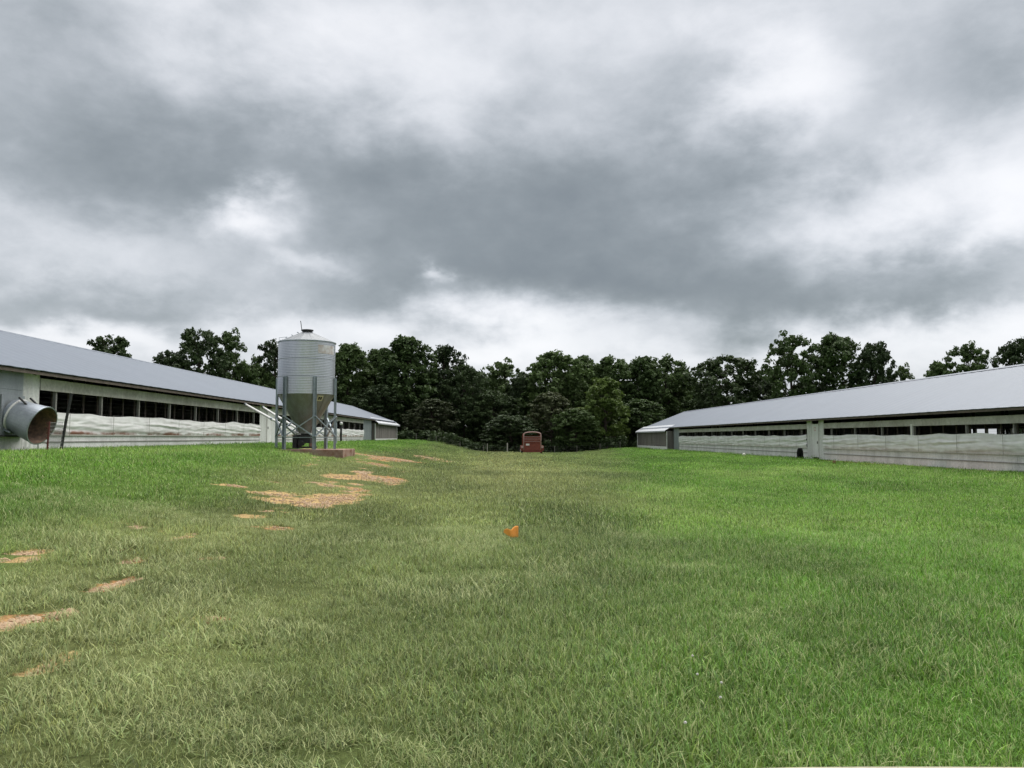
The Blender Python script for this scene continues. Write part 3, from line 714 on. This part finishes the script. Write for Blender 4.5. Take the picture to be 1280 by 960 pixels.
# ------------------------------------------------------------------ livestock trailer
def trailer():
    x, y = 3.72, 90.0; z = hz(x, y); t = thing('livestock_trailer', (x, y, z), 'rust-red livestock trailer seen from behind in the field', 'trailer')
    w, L, zf, zt = .96, 4.8, .50, 2.12
    mb = MB().box((-w, 0, zf - .12), (w, L, zf)); mb.build('floor', M_trailer, t)
    # rounded roof on bows
    mb = MB(); n = 12; prof = []
    for i in range(n + 1):
        a = math.pi * i / n; prof.append((-math.cos(a) * w * (1.0), zt + .36 * math.sin(a) ** .6))
    for yy in (.45, L): mb.v += [(px, yy, pz) for px, pz in prof]
    mb.f = [(i, i + 1, i + n + 2, i + n + 1) for i in range(n)]; o = mb.build('roof', M_trailer, t); o.modifiers.new('t', 'SOLIDIFY').thickness = .02
    # rear arch (pale worn edge)
    MB().tube([(-w, 0, zf)] + [(px, 0, pz) for px, pz in prof] + [(w, 0, zf)], .055, 8).build('rear_arch', M_trailertrim, t, smooth=True)
    for yy in (1.6, 3.2, L): MB().tube([(px * .99, yy, pz - .02) for px, pz in prof], .03, 6).build('roof_bow', M_trailer, t)
    for s in (-1, 1):
        MB().box((s * w - .015, .06, zf), (s * w + .015, L, zf + .75)).build('side_panel', M_trailer, t)
        for k in range(3): MB().box((s * w - .015, .06, zf + .90 + k * .24), (s * w + .015, L, zf + 1.02 + k * .24)).build('side_slat', M_trailer, t)
        for k in range(6): MB().box((s * w + (.016 if s > 0 else -.056), .1 + k * .92, zf - .02), (s * w + (.056 if s > 0 else -.016), .16 + k * .92, zt)).build('side_post', M_trailer, t)
    MB().box((-w, L - .02, zf), (w, L + .01, zt)).build('front_panel', M_trailer, t)
    # tail gate: solid lower half, slats above, open top
    g = MB().box((-w + .06, -.03, zf - .10), (w - .06, .02, zf + .72)).build('rear_gate', M_trailer, t)
    for k in range(3):
        MB().box((-w + .06, -.05, zf + .77 + k * .25), (w - .06, .01, zf + .95 + k * .25)).build('gate_slat', M_trailer, g)
        MB().box((-w + .06, -.075, zf + .93 + k * .25), (w - .06, -.052, zf + .975 + k * .25)).build('slat_edge', M_trailertrim, g)
    for xx in (-w + .09, 0, w - .09): MB().box((xx - .03, .02, zf - .1), (xx + .03, .06, zf + 1.5)).build('gate_stile', M_trailer, g)
    MB().box((-.72, -.05, zf + .48), (-.32, -.032, zf + .68)).build('number_plate', M_plate, g)
    MB().box((-w - .1, -.10, zf - .28), (w + .1, -.04, zf - .14)).build('bumper', M_trailer, t)
    for s in (-1, 1):
        fx = s * (w + .17)
        mb = MB(); n = 10
        for i in range(n + 1):
            a = math.pi * i / n; yy = 2.2 - math.cos(a) * .95; zz = .42 + .55 * math.sin(a) ** .5
            mb.v += [(fx - .15, yy, zz), (fx + .15, yy, zz)]
        mb.f = [(2 * i, 2 * i + 1, 2 * i + 3, 2 * i + 2) for i in range(n)]; f = mb.build('fender', M_trailer, t); f.modifiers.new('t', 'SOLIDIFY').thickness = .02
        lp = MB().tube([(fx, -.02, .82), (fx, .06, .82)], .14, 14).build('tail_light', M_trailertrim, t)
        MB().box((fx - .15, .06, .38), (fx + .15, .16, .98)).build('light_bracket', M_trailer, t)
        for yy in (1.75, 2.62):
            wh = MB().tube([(fx - .10, yy, .36), (fx + .10, yy, .36)], .36, 20).build('wheel', M_tyre, t, bevel=.04)
            MB().tube([(fx + s * .101, yy, .36), (fx + s * .125, yy, .36)], .19, 14).build('rim', M_plate, wh)
    mb = MB().bar((-.6, L, zf - .06), (0, L + 1.3, zf - .06), .09, .1); mb.bar((.6, L, zf - .06), (0, L + 1.3, zf - .06), .09, .1); mb.bar((0, L + 1.2, zf - .5), (0, L + 1.2, zf + .2), .07, .07); mb.build('drawbar', M_trailer, t)
trailer()

# ------------------------------------------------------------------ fence in front of the trees
def fence():
    Y = 111.0; pxs = [(520, 0), (545, 0), (575, 0), (604, 0), (609, 1), (634, 2), (650, 0), (693, 0), (721, 0), (750, 0), (775, 0)]
    x0 = at_depth(510, 560, Y).x; x1 = at_depth(785, 560, Y).x
    t = thing('wire_fence', (0, Y, hz(0, Y)), 'wire fence with thin posts along the edge of the woods', 'fence'); loc = Vector(t.location)
    for px, k in pxs:
        x = at_depth(px, 560, Y).x; z = hz(x, Y); h = (1.05, 1.3, 1.45)[k]; r = (.035, .05, .085)[k]
        MB().tube([(x, 0, z - .3 - loc.z), (x + .02, 0, z + h - loc.z)], r, 8).build('post', (M_greywood, M_postw, M_postw)[k], t)
    for k in range(4):
        pts = [(x, -.04, hz(x, Y) + .25 + k * .25 - loc.z) for x in np.linspace(x0, x1, 24)]
        MB().tube(pts, .002, 4).build('wire', M_wire, t)
fence()

# ------------------------------------------------------------------ marker flag
def flag():
    p = ground_at(648, 676); t = thing('marker_flag', p, 'small orange marker flag sticking out of the grass', 'flag')
    MB().tube([(0, 0, -.1), (.01, 0, .16), (.005, .0, .235)], .003, 6).build('wire_stake', M_wire, t)
    mb = MB(); nx, nz = 10, 7
    for i in range(nx + 1):
        for j in range(nz + 1):
            u, v = i / nx, j / nz
            x = -u * .225; top = .225 - .12 * u + .02 * math.sin(u * 6) if u < .5 else .165 - .02 * (u - .5) + .03 * math.sin((u - .5) * 6); bot = .045 + .07 * max(0, u - .45) ** 1.1 * 2 + .005
            mb.v.append((x, .05 * math.sin(u * 7) * (.4 + v * .6), bot + (top - bot) * v))
    for i in range(nx):
        for j in range(nz):
            a = i * (nz + 1) + j; mb.f.append((a, a + 1, a + nz + 2, a + nz + 1))
    o = mb.build('flag_sheet', M_orange, t, smooth=True); o.modifiers.new('t', 'SOLIDIFY').thickness = .001
flag()

# ------------------------------------------------------------------ black dog sitting by the right barn
def dog():
    x, y = 20.4, 54.1; z = hz(x, y)
    t = thing('dog', (x, y, z), 'black dog sitting against the right barn wall left of the white door', 'dog', rz=R(-20)); t.scale = (1.2, 1.2, 1.0)
    # chain of joints: facing -Y, head turned slightly left
    J = [((0, .16, .14), .13), ((0, .08, .32), .20), ((0, -.03, .50), .20), ((-.01, -.09, .63), .17), ((-.03, -.12, .72), .14), ((-.05, -.22, .67), .055), ((-.055, -.29, .655), .035),
         ((-.10, -.05, .40), .08), ((-.11, -.11, .20), .05), ((-.11, -.13, .05), .035), ((-.11, -.18, .025), .032),
         ((.10, -.05, .40), .08), ((.11, -.11, .20), .05), ((.11, -.13, .05), .035), ((.11, -.18, .025), .032),
         ((-.12, .10, .15), .09), ((-.15, -.03, .13), .065), ((-.15, .06, .04), .04), ((-.16, -.08, .03), .034),
         ((.12, .10, .15), .09), ((.15, -.03, .13), .065), ((.15, .06, .04), .04), ((.16, -.08, .03), .034),
         ((-.085, -.10, .72), .03), ((-.10, -.11, .755), .018), ((.015, -.10, .72), .03), ((.03, -.11, .755), .018),
         ((0, .30, .06), .035), ((.10, .42, .03), .025)]
    E = [(0, 1), (1, 2), (2, 3), (3, 4), (4, 5), (5, 6), (2, 7), (7, 8), (8, 9), (9, 10), (2, 11), (11, 12), (12, 13), (13, 14), (0, 15), (15, 16), (16, 17), (17, 18), (0, 19), (19, 20), (20, 21), (21, 22), (4, 23), (23, 24), (4, 25), (25, 26), (0, 27), (27, 28)]
    m = bpy.data.meshes.new('body'); m.from_pydata([j[0] for j in J], E, []); m.materials.append(M_black)
    o = bpy.data.objects.new('body', m); col.objects.link(o); o.parent = t
    sk = o.modifiers.new('skin', 'SKIN'); 
    for i, j in enumerate(J): m.skin_vertices[0].data[i].radius = (j[1], j[1])
    m.skin_vertices[0].data[0].use_root = True
    sb = o.modifiers.new('sub', 'SUBSURF'); sb.levels = 2; sb.render_levels = 2
dog()

# ------------------------------------------------------------------ loose small things
def stone(px, py, w, h, m, name, label, cat):
    p = ground_at(px, py); mb = MB().lathe([(.02, -.02), (w * .48, 0), (w * .5, h * .35), (w * .38, h * .8), (w * .12, h)], 9, cap=True)
    mb.v = [(x * random.uniform(.8, 1.15), y * random.uniform(.8, 1.1), z) for x, y, z in mb.v]
    o = mb.build(name, m, smooth=False); o.location = (p.x, p.y, p.z); return tag(o, label, cat)
stone(930, 570, .30, .24, M_plate, 'white_stone', 'small white stone in the grass before the right barn', 'stone')
stone(1043, 580, .22, .20, M_rust, 'brown_stone', 'small brown stone at the foot of the right barn wall', 'stone')
def slab():  # slab shape standing in for a pale foreground strip that was not identified
    a = [(870, 962), (930, 959.5), (1000, 957.8), (1080, 957.2), (1180, 957.2), (1320, 958)]
    top = []
    zt = max(hz(ray(px, py).x * 3.7, 3.7) for px, py in a) + .07
    for px, py in a:
        d = ray(px, py); k = (zt - CAMZ) / d.z; top.append((d.x * k, d.y * k))
    back = [(top[-1][0], 2.2), (top[0][0] + .05, 2.2)]
    pts = top[::-1] + [back[1], back[0]]
    k = len(pts); mb = MB(); mb.v = [(x, y, zt) for x, y in pts] + [(x, y, -.25) for x, y in pts]
    mb.f = [tuple(range(k)), tuple(range(k, 2 * k))[::-1]] + [((i + 1) % k, i, i + k, (i + 1) % k + k) for i in range(k)]
    tag(mb.build('stand_in_slab', M_slab, bevel=.01), 'slab standing in for the pale beige strip at the bottom right of the picture', 'slab')
    return min(p[0] for p in pts), max(p[0] for p in pts), max(p[1] for p in pts)
SLAB = slab()
def clover():
    m = MB()
    for i in range(26):
        a = i * 2.4; e = math.acos(1 - 1.6 * (i + .5) / 26); d = Vector((math.sin(e) * math.cos(a), math.sin(e) * math.sin(a), math.cos(e)))
        m.bar(d * .002, d * .0085, .003, .003)
    head = m.mesh('blossom'); head.materials.append(M_plate)
    st = MB().tube([(0, 0, -.14), (.006, 0, -.07), (0, 0, 0)], .0013, 5).mesh('stem'); st.materials.append(LEAF[3])
    for px, py, lb in ((866, 828, 'farthest of the five'), (872, 853, 'second farthest of the five'), (902, 864, 'upper of the right-hand two'), (901, 884, 'lower of the right-hand two'), (857, 918, 'nearest of the five')):
        p = ground_at(px, py + 12); h = .11
        t = thing('clover_flower', (p.x, p.y, p.z), 'tiny white clover blossom in the near grass, ' + lb, 'flower', 'white clover blossoms in the foreground')
        link_mesh('blossom', head, t, (0, 0, h)); link_mesh('stem', st, t, (0, 0, h))
clover()

# ------------------------------------------------------------------ grass and gravel (scattered)
src = bpy.data.collections.new('tuft_sources')          # never linked into the scene
def tuft(name, rad, n, h, w, segs, matl, flat=0., straw=.12):
    V, F, C = [], [], []
    for i in range(n):
        a = rng.uniform(0, 2 * math.pi); rr = rad * math.sqrt(rng.uniform()); bx, by = rr * math.cos(a), rr * math.sin(a)
        dr = rng.uniform(0, 2 * math.pi); L = h * rng.uniform(.45, 1.25); wd = w * rng.uniform(.6, 1.3); lean = rng.uniform(.05, 1.0) + flat * rng.uniform(0, .6); cur = rng.uniform(.1, 1.6)
        dx, dy = math.cos(dr), math.sin(dr); sx, sy = -dy, dx; k = len(V); pth = 0; z = -.01; ang = lean
        tint = rng.uniform(.3, 1.45); st = rng.uniform(.4, .95) if rng.uniform() < straw else 0; hue = rng.uniform(-.12, .12)
        c = (tint * (1 + hue), tint, tint * (1 - hue), st)
        for s in range(segs + 1):
            f = s / segs; ww = wd * (1 - f) ** .6 * .5
            if s == segs: V.append((bx + dx * pth, by + dy * pth, z)); C.append(c)
            else: V += [(bx + dx * pth + sx * ww, by + dy * pth + sy * ww, z), (bx + dx * pth - sx * ww, by + dy * pth - sy * ww, z)]; C += [c, c]
            pth += L / segs * math.sin(ang); z += L / segs * math.cos(ang); ang = min(ang + cur / segs, 1.75)
        for s in range(segs - 1): F.append((k + 2 * s, k + 2 * s + 1, k + 2 * s + 3, k + 2 * s + 2))
        F.append((k + 2 * segs - 2, k + 2 * segs - 1, k + 2 * segs))
    m = bpy.data.meshes.new(name); m.from_pydata(V, [], F); m.update()
    at = m.color_attributes.new('tint', 'FLOAT_COLOR', 'POINT'); at.data.foreach_set('color', np.array(C, np.float32).reshape(-1))
    m.materials.append(matl); o = bpy.data.objects.new(name, m); src.objects.link(o)
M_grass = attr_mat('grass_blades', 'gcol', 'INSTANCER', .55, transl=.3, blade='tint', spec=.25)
for i in range(6): tuft('tuft_0%d' % i, .15, 50, .090, .0055, 4, M_grass, straw=.20)
for i in range(2): tuft('tuft_0%d' % (6 + i), .15, 44, .100, .0068, 4, M_grass, flat=.6, straw=.5)
for i in range(5): tuft('tuft_1%d' % i, .36, 74, .082, .0095, 3, M_grass, straw=.10)
for i in range(5): tuft('tuft_2%d' % i, 1.0, 90, .09, .026, 2, M_grass, straw=.06)
def scatter(name, coll, P, idx, rot, scl, colr, label, cat):
    m = bpy.data.meshes.new(name); m.from_pydata(P.tolist(), [], [])
    def put(n, ty, arr, key):
        a = m.attributes.new(n, ty, 'POINT'); a.data.foreach_set(key, np.ascontiguousarray(arr).reshape(-1))
    put('idx', 'INT', idx.astype(np.int32), 'value'); put('rot', 'FLOAT_VECTOR', rot.astype(np.float32), 'vector'); put('scl', 'FLOAT', scl.astype(np.float32), 'value')
    put('gcol', 'FLOAT_COLOR', np.concatenate([colr, np.ones((len(P), 1))], 1).astype(np.float32), 'color')
    o = bpy.data.objects.new(name, m); col.objects.link(o); tag(o, label, cat, kind='stuff')
    ng = bpy.data.node_groups.new(name + '_scatter', 'GeometryNodeTree'); ng.interface.new_socket('Geometry', in_out='INPUT', socket_type='NodeSocketGeometry'); ng.interface.new_socket('Geometry', in_out='OUTPUT', socket_type='NodeSocketGeometry')
    N, L = ng.nodes, ng.links; gi, go = N.new('NodeGroupInput'), N.new('NodeGroupOutput')
    ip = N.new('GeometryNodeInstanceOnPoints'); ci = N.new('GeometryNodeCollectionInfo'); ci.inputs['Collection'].default_value = coll; ci.inputs['Separate Children'].default_value = True; ci.inputs['Reset Children'].default_value = True
    def na(n, ty):
        a = N.new('GeometryNodeInputNamedAttribute'); a.data_type = ty; a.inputs['Name'].default_value = n; return a.outputs[0]
    er = N.new('FunctionNodeEulerToRotation'); L.new(na('rot', 'FLOAT_VECTOR'), er.inputs[0])
    ip.inputs['Pick Instance'].default_value = True
    L.new(gi.outputs[0], ip.inputs['Points']); L.new(ci.outputs[0], ip.inputs['Instance']); L.new(na('idx', 'INT'), ip.inputs['Instance Index']); L.new(er.outputs[0], ip.inputs['Rotation']); L.new(na('scl', 'FLOAT'), ip.inputs['Scale'])
    L.new(ip.outputs[0], go.inputs[0]); md = o.modifiers.new('scatter', 'NODES'); md.node_group = ng
    return o
def grass():
    Ps, I, S, D = [], [], [], []
    def band(ya, yb, dens, i0, ni, wmul, s0, s1):
        W0 = -(wmul * yb + 2.5); W1 = wmul * yb + 2.5
        W0, W1 = max(W0, -15.3), min(W1, 21.1)
        n = int((yb - ya) * (W1 - W0) * dens); x = rng.uniform(W0, W1, n); y = rng.uniform(ya, yb, n)
        k = (np.abs(x) < wmul * y + 2.5); b = bare(x, y); tr = trackness(x, y)
        k &= rng.uniform(size=n) > np.maximum(b, .75 * bare(x, y + .25 + .012 * y)) * 1.2; k &= rng.uniform(size=n) > tr * .30
        k &= ~((x > SLAB[0] - .02) & (x < SLAB[1]) & (y < SLAB[2] + .03)); k &= ~((x > -10.8) & (x < -7.25) & (y > 38.0) & (y < 41.7))
        k &= ~((np.abs(x - 3.72) < 1.0) & (y > 89.9) & (y < 95))
        x, y = x[k], y[k]; n = len(x)
        ix = rng.integers(i0, i0 + ni, n)
        if i0 == 0:
            dry = fbm(x, y, 1.6, 201, 3); lush = x > 1.2 + .145 * y
            sw = (dry > .5) & (~lush | (rng.uniform(size=n) < .15)) & (rng.uniform(size=n) < .75)
            ix = np.where(sw, rng.integers(6, 8, n), rng.integers(0, 6, n))
        hgt = .78 + .62 * np.clip((fbm(x, y, .9, 141, 4) - .5) * 2.4 + .45, 0, 1) - .12 * trackness(x, y) + .15 * np.exp(-((x - .3) / 3.2) ** 2) * ss(8, 20, y)
        Ps.append(np.stack([x, y, height(x, y) + .006 - bare(x, y) * .035], 1)); I.append(ix); S.append(rng.uniform(s0, s1, n) * hgt)
    band(3.0, 8.0, 140, 0, 8, .78, .85, 1.2); band(8.0, 14.0, 85, 0, 8, .78, .95, 1.35)
    band(14, 24, 18, 8, 5, .76, .85, 1.2); band(24, 40, 8, 8, 5, .76, 1.0, 1.4); band(40, 75, 2.6, 13, 5, .8, .7, 1.0); band(75, 122, 2.0, 13, 5, .8, .8, 1.1)
    P = np.concatenate(Ps); I = np.concatenate(I); S = np.concatenate(S); n = len(P)
    rot = np.stack([rng.uniform(-.15, .15, n), rng.uniform(-.15, .15, n), rng.uniform(0, 6.28, n)], 1)
    c = grass_color(P[:, 0], P[:, 1]) * rng.uniform(.8, 1.2, (n, 1))
    scatter('grass', src, P, I, rot, S, c, 'mown green and straw-coloured grass covering the field', 'grass')
grass()
def gravel():
    cs = bpy.data.collections.new('pebble_sources')
    for i in range(4):
        mb = MB().lathe([(.1, -.3), (.8, -.1), (.9, .2), (.5, .55), (.1, .6)], 7, cap=True); mb.v = [(x * random.uniform(.7, 1.2), y * random.uniform(.7, 1.2), z * random.uniform(.6, 1.1)) for x, y, z in mb.v]
        m = mb.mesh('pebble_%d' % i); m.materials.append(M_rock); o = bpy.data.objects.new('pebble_%d' % i, m); cs.objects.link(o)
    X, Y, S = [], [], []
    for bx, by, rx, ry, s in BARE:
        if by > 60 or s < .5: continue
        n = int(min(160, 40 + 60 * rx * ry)); x = rng.normal(bx, rx * .55, n); y = rng.normal(by, ry * .55, n); k = bare(x, y) > .35; X.append(x[k]); Y.append(y[k]); S.append(rng.uniform(.006, .022, k.sum()) * (1 + by * .02) * rng.choice([1, 1, 1, 1.8], k.sum()))
    x = np.concatenate(X); y = np.concatenate(Y); n = len(x); P = np.stack([x, y, height(x, y) - .03], 1)
    scatter('gravel', cs, P, rng.integers(0, 4, n), np.stack([np.zeros(n), np.zeros(n), rng.uniform(0, 6.28, n)], 1), np.concatenate(S), np.ones((n, 3)) * .3, 'loose tan stones in the bare clay patches', 'gravel')
gravel()

# ------------------------------------------------------------------ trees
def leaf_cloud(centers, radii, per, size, r=None):
    """many leaf-sized quads gathered into clumps"""
    r = r or rng; n = len(centers); cen = np.repeat(np.asarray(centers), per, 0); rad = np.repeat(np.asarray(radii), per)
    k = len(cen); d = r.normal(size=(k, 3)); d /= np.linalg.norm(d, axis=1)[:, None]; rr = r.uniform(.1, 1, k) ** .5 * r.uniform(.75, 1.3, k)
    p = cen + d * (rad * rr)[:, None] * np.array([1, 1, .72])
    nrm = d * .8 + r.normal(size=(k, 3)) * .7 + np.array([0, 0, .55]); nrm /= np.linalg.norm(nrm, axis=1)[:, None]
    a = r.normal(size=(k, 3)); u = np.cross(nrm, a); u /= np.linalg.norm(u, axis=1)[:, None]; v = np.cross(nrm, u)
    s = size * r.uniform(.55, 1.3, k)[:, None]
    V = np.stack([p - u * s, p + v * s * .55 , p + u * s, p - v * s * .55], 1).reshape(-1, 3)
    F = np.arange(4 * k).reshape(k, 4); return V, F
def make_tree(kind, H, Wd, low, seed, lobes=5, nclump=330, per=52, leaf=.36, gap=0., top=.5):
    r = np.random.default_rng(seed); pr = random.Random(seed)
    def env(th, f):   # crown radius at normalised height f (0 bottom..1 top) and azimuth
        b = max(0, 1 - abs((f - (1 - top)) / (top if f > 1 - top else 1 - top)) ** (2.2 if f > 1 - top else 3.0)) ** .5
        return Wd / 2 * b * (1 + .20 * math.sin(lobes * th + seed + 5 * f) + .13 * math.sin(7.3 * f + 2 * th + seed * 2) )
    tk = MB(); th0 = pr.uniform(0, 6); 
    def tp(f): return Vector((.03 * H * f * math.sin(2.1 * f + th0), .03 * H * f * math.cos(1.7 * f + th0), H * .86 * f))
    tk.tube([tp(f) - Vector((0, 0, .5 if f == 0 else 0)) for f in np.linspace(0, 1, 9)], [H * .018 * (1.35 - f * 1.2) + .03 for f in np.linspace(0, 1, 9)], 8)
    C, Rr = [], []; nl = 20
    for i in range(nl):
        f0 = .14 + .72 * (i + pr.random()) / nl; th = i * 2.4 + pr.uniform(-.4, .4); fc = pr.uniform(max(f0 - low - .02, .02), min(1, f0 - low + .30)) / (1 - low)
        fc = min(max(fc, .05), .96); e = env(th, fc) * pr.uniform(.72, .98); b = tp(f0); tip = Vector((math.cos(th) * e, math.sin(th) * e, H * (low + (1 - low) * fc)))
        mid = b.lerp(tip, .5) + Vector((0, 0, .05 * H * pr.uniform(-.2, .6))); tk.tube([b, mid, tip], [H * .006 + .02, H * .0035 + .012, .015], 5)
        for k in range(5):
            g = .45 + .55 * (k + pr.random()) / 5; q = (b.lerp(mid, g * 2) if g < .5 else mid.lerp(tip, g * 2 - 1)); C.append(q + Vector(r.normal(size=3) * .03 * H)); Rr.append(pr.uniform(.03, .055) * H)
    while len(C) < nclump:
        f = pr.uniform(.0, 1) ** .85; th = pr.uniform(0, 2 * math.pi); e = env(th, f)
        if gap and math.sin(3.1 * th + 9 * f + seed) * math.sin(11 * f + 2 * seed + th) > 1 - gap * 1.6: continue
        rad = e * (pr.uniform(.35, 1.0) ** .6); C.append(Vector((math.cos(th) * rad, math.sin(th) * rad, H * (low + (1 - low) * f) * .985))); Rr.append(pr.uniform(.024, .052) * H)
    V, F = leaf_cloud([tuple(c) for c in C], Rr, per, leaf, r)
    cm = bpy.data.meshes.new('crown'); cm.from_pydata(V.tolist(), [], F.tolist()); cm.update(); cm.materials.append(LEAF[kind])
    tm = tk.mesh('trunk'); tm.materials.append(M_bark)
    return cm, tm, H, Wd
TR = {'oak': make_tree(0, 18, 13, .10, 11, 5, 430, 44, leaf=.31), 'oak2': make_tree(0, 18, 12, .08, 23, 4, 430, 44, leaf=.31, top=.42), 'mid': make_tree(1, 18, 11, .08, 37, 4, 400, 44, leaf=.31), 'mid2': make_tree(1, 18, 10, .06, 41, 6, 400, 44, leaf=.31, top=.78),
      'airy': make_tree(1, 18, 11, .34, 53, 6, 200, 44, leaf=.33, gap=.5, top=.45), 'airy2': make_tree(0, 18, 10, .28, 67, 5, 220, 44, leaf=.33, gap=.4, top=.5),
      'olive': make_tree(2, 14, 11, .03, 71, 5, 280, 54, leaf=.32), 'yellow': make_tree(3, 14, 9, .04, 83, 5, 240, 54, leaf=.32, top=.6)}
def tree(kind, px, topy, wpx, Y, label, group='trees along the edge of the field', name='broadleaf_tree'):
    cm, tm, H, Wd = TR[kind]; p = at_depth(px, topy, Y); g = hz(p.x, Y); hh = (p.z - g) / (H * .985); ww = wpx * Y / 1000 / Wd
    t = thing(name, (p.x, Y, g), label, 'tree', group, rz=random.uniform(0, 6.28)); t.scale = (ww, ww, hh)
    link_mesh('crown', cm, t); link_mesh('trunk', tm, t)
TL = [('airy2', 138, 421, 66, 118, 'leafy treetop showing above the left barn roof, farthest left'),
      ('oak2', 215, 441, 62, 112, 'low rounded dark treetop above the left barn, left of the tall pair'),
      ('airy2', 250, 412, 66, 108, 'left tree of the tall dark pair above the left barn roof'),
      ('airy', 286, 417, 58, 112, 'right tree of the tall dark pair above the left barn roof'),
      ('mid', 318, 458, 56, 116, 'small tree behind the left barn between the tall pair and the feed bin'),
      ('airy2', 345, 426, 56, 120, 'tree directly behind the feed bin, its leaves left of the shell'),
      ('mid', 395, 450, 70, 142, 'tree hidden mostly behind the feed bin shell'),
      ('mid2', 437, 432, 66, 136, 'full green tree just right of the feed bin'),
      ('mid2', 472, 439, 60, 142, 'dark tree second to the right of the feed bin'),
      ('mid2', 508, 423, 84, 134, 'tallest green tree in the wood between feed bin and trailer'),
      ('airy2', 557, 433, 58, 140, 'open-crowned dark tree with sky gaps left of the low notch'),
      ('oak', 580, 458, 62, 136, 'dark tree sloping down to the notch in the tree line'),
      ('airy', 628, 454, 72, 146, 'airy tree just right of the low notch in the tree line'),
      ('oak2', 615, 490, 66, 134, 'low dark tree below the notch in the tree line'),
      ('oak', 655, 468, 60, 142, 'dark tree above and left of the trailer'),
      ('mid', 694, 442, 84, 138, 'broad tall tree rising right above the trailer'),
      ('mid2', 728, 447, 60, 144, 'tree between the broad one above the trailer and the even-topped row'),
      ('mid', 764, 448, 70, 142, 'tree behind the yellow-green one near the right barn end'),
      ('mid2', 803, 448, 70, 140, 'green tree left of centre above the right barn far end'),
      ('airy', 832, 448, 66, 142, 'light-leaved tree right above the right barn far end'),
      ('mid2', 852, 466, 56, 146, 'small tree filling the gap right of the barn end tree'),
      ('oak', 908, 447, 96, 132, 'round dark tree standing alone-looking above the right barn roof'),
      ('oak2', 958, 472, 56, 136, 'low dark tree between the round one and the airy one'),
      ('airy', 988, 421, 74, 124, 'tall airy tree with sky gaps above the right barn roof'),
      ('mid', 1042, 421, 82, 126, 'tall leafy tree right of the airy one above the right barn'),
      ('oak2', 1092, 431, 56, 122, 'dark tree at the right end of the tall group above the right barn'),
      ('airy', 1128, 459, 36, 122, 'thin small treetop just right of the tall group'),
      ('mid2', 1172, 454, 44, 116, 'small left treetop above the right part of the right barn roof'),
      ('airy', 1208, 433, 66, 116, 'feathery rounded treetop above the right part of the right barn roof'),
      ('oak', 1280, 425, 74, 112, 'dark treetop cut by the right edge of the picture'),
      ('olive', 690, 492, 66, 124, 'dull olive bushy tree standing behind the trailer'),
      ('yellow', 757, 474, 62, 123, 'yellow-green bushy tree in front of the darker wood'),
      ('olive', 540, 500, 64, 126, 'low dark bushy tree at the foot of the wood left of the notch'),
      ('mid', 720, 512, 60, 120, 'low bush-like tree between olive tree and yellow-green tree'),
      ('mid2', 800, 500, 70, 128, 'low green tree just left of the right barn far end'),
      ('oak', 475, 482, 70, 130, 'low dark tree standing over the left barn far end'),
      ('oak2', 640, 520, 70, 122, 'low dark tree just left of the trailer')]
for k in TL: tree(*k)
def woodland():
    # the deeper wood behind the front trees and the dark undergrowth at its foot: one mass each
    C, Rr = [], []
    for i in range(1700):
        px = rng.uniform(395, 900); Y = rng.uniform(152, 168); p = at_depth(px, 500, Y); g = hz(p.x, Y); top = at_depth(px, 478 + 14 * math.sin(px * .05), Y).z
        C.append((p.x, Y, g + (top - g) * rng.uniform(.0, 1))); Rr.append(rng.uniform(1.0, 1.9))
    V, F = leaf_cloud(C, Rr, 42, .55); m = bpy.data.meshes.new('woodland'); m.from_pydata(V.tolist(), [], F.tolist()); m.materials.append(LEAF[0])
    o = bpy.data.objects.new('woodland', m); col.objects.link(o); tag(o, 'dark mass of deeper woodland behind the front trees', 'woodland', kind='stuff')
    C, Rr = [], []
    for i in range(360):
        px = rng.uniform(395, 905); Y = rng.uniform(118.5, 125) if 520 < px < 780 else rng.uniform(121, 128); p = at_depth(px, 560, Y); g = hz(p.x, Y)
        C.append((p.x, Y, g + rng.uniform(.1, 1) * (1.0 + .8 * vnoise(p.x, 0, 4, 8)))); Rr.append(rng.uniform(.5, 1.0))
    V, F = leaf_cloud(C, Rr, 46, .26); m = bpy.data.meshes.new('undergrowth'); m.from_pydata(V.tolist(), [], F.tolist()); m.materials.append(LEAF[0])
    o = bpy.data.objects.new('undergrowth', m); col.objects.link(o); tag(o, 'dark tangled undergrowth along the foot of the wood', 'undergrowth', kind='stuff')
woodland()
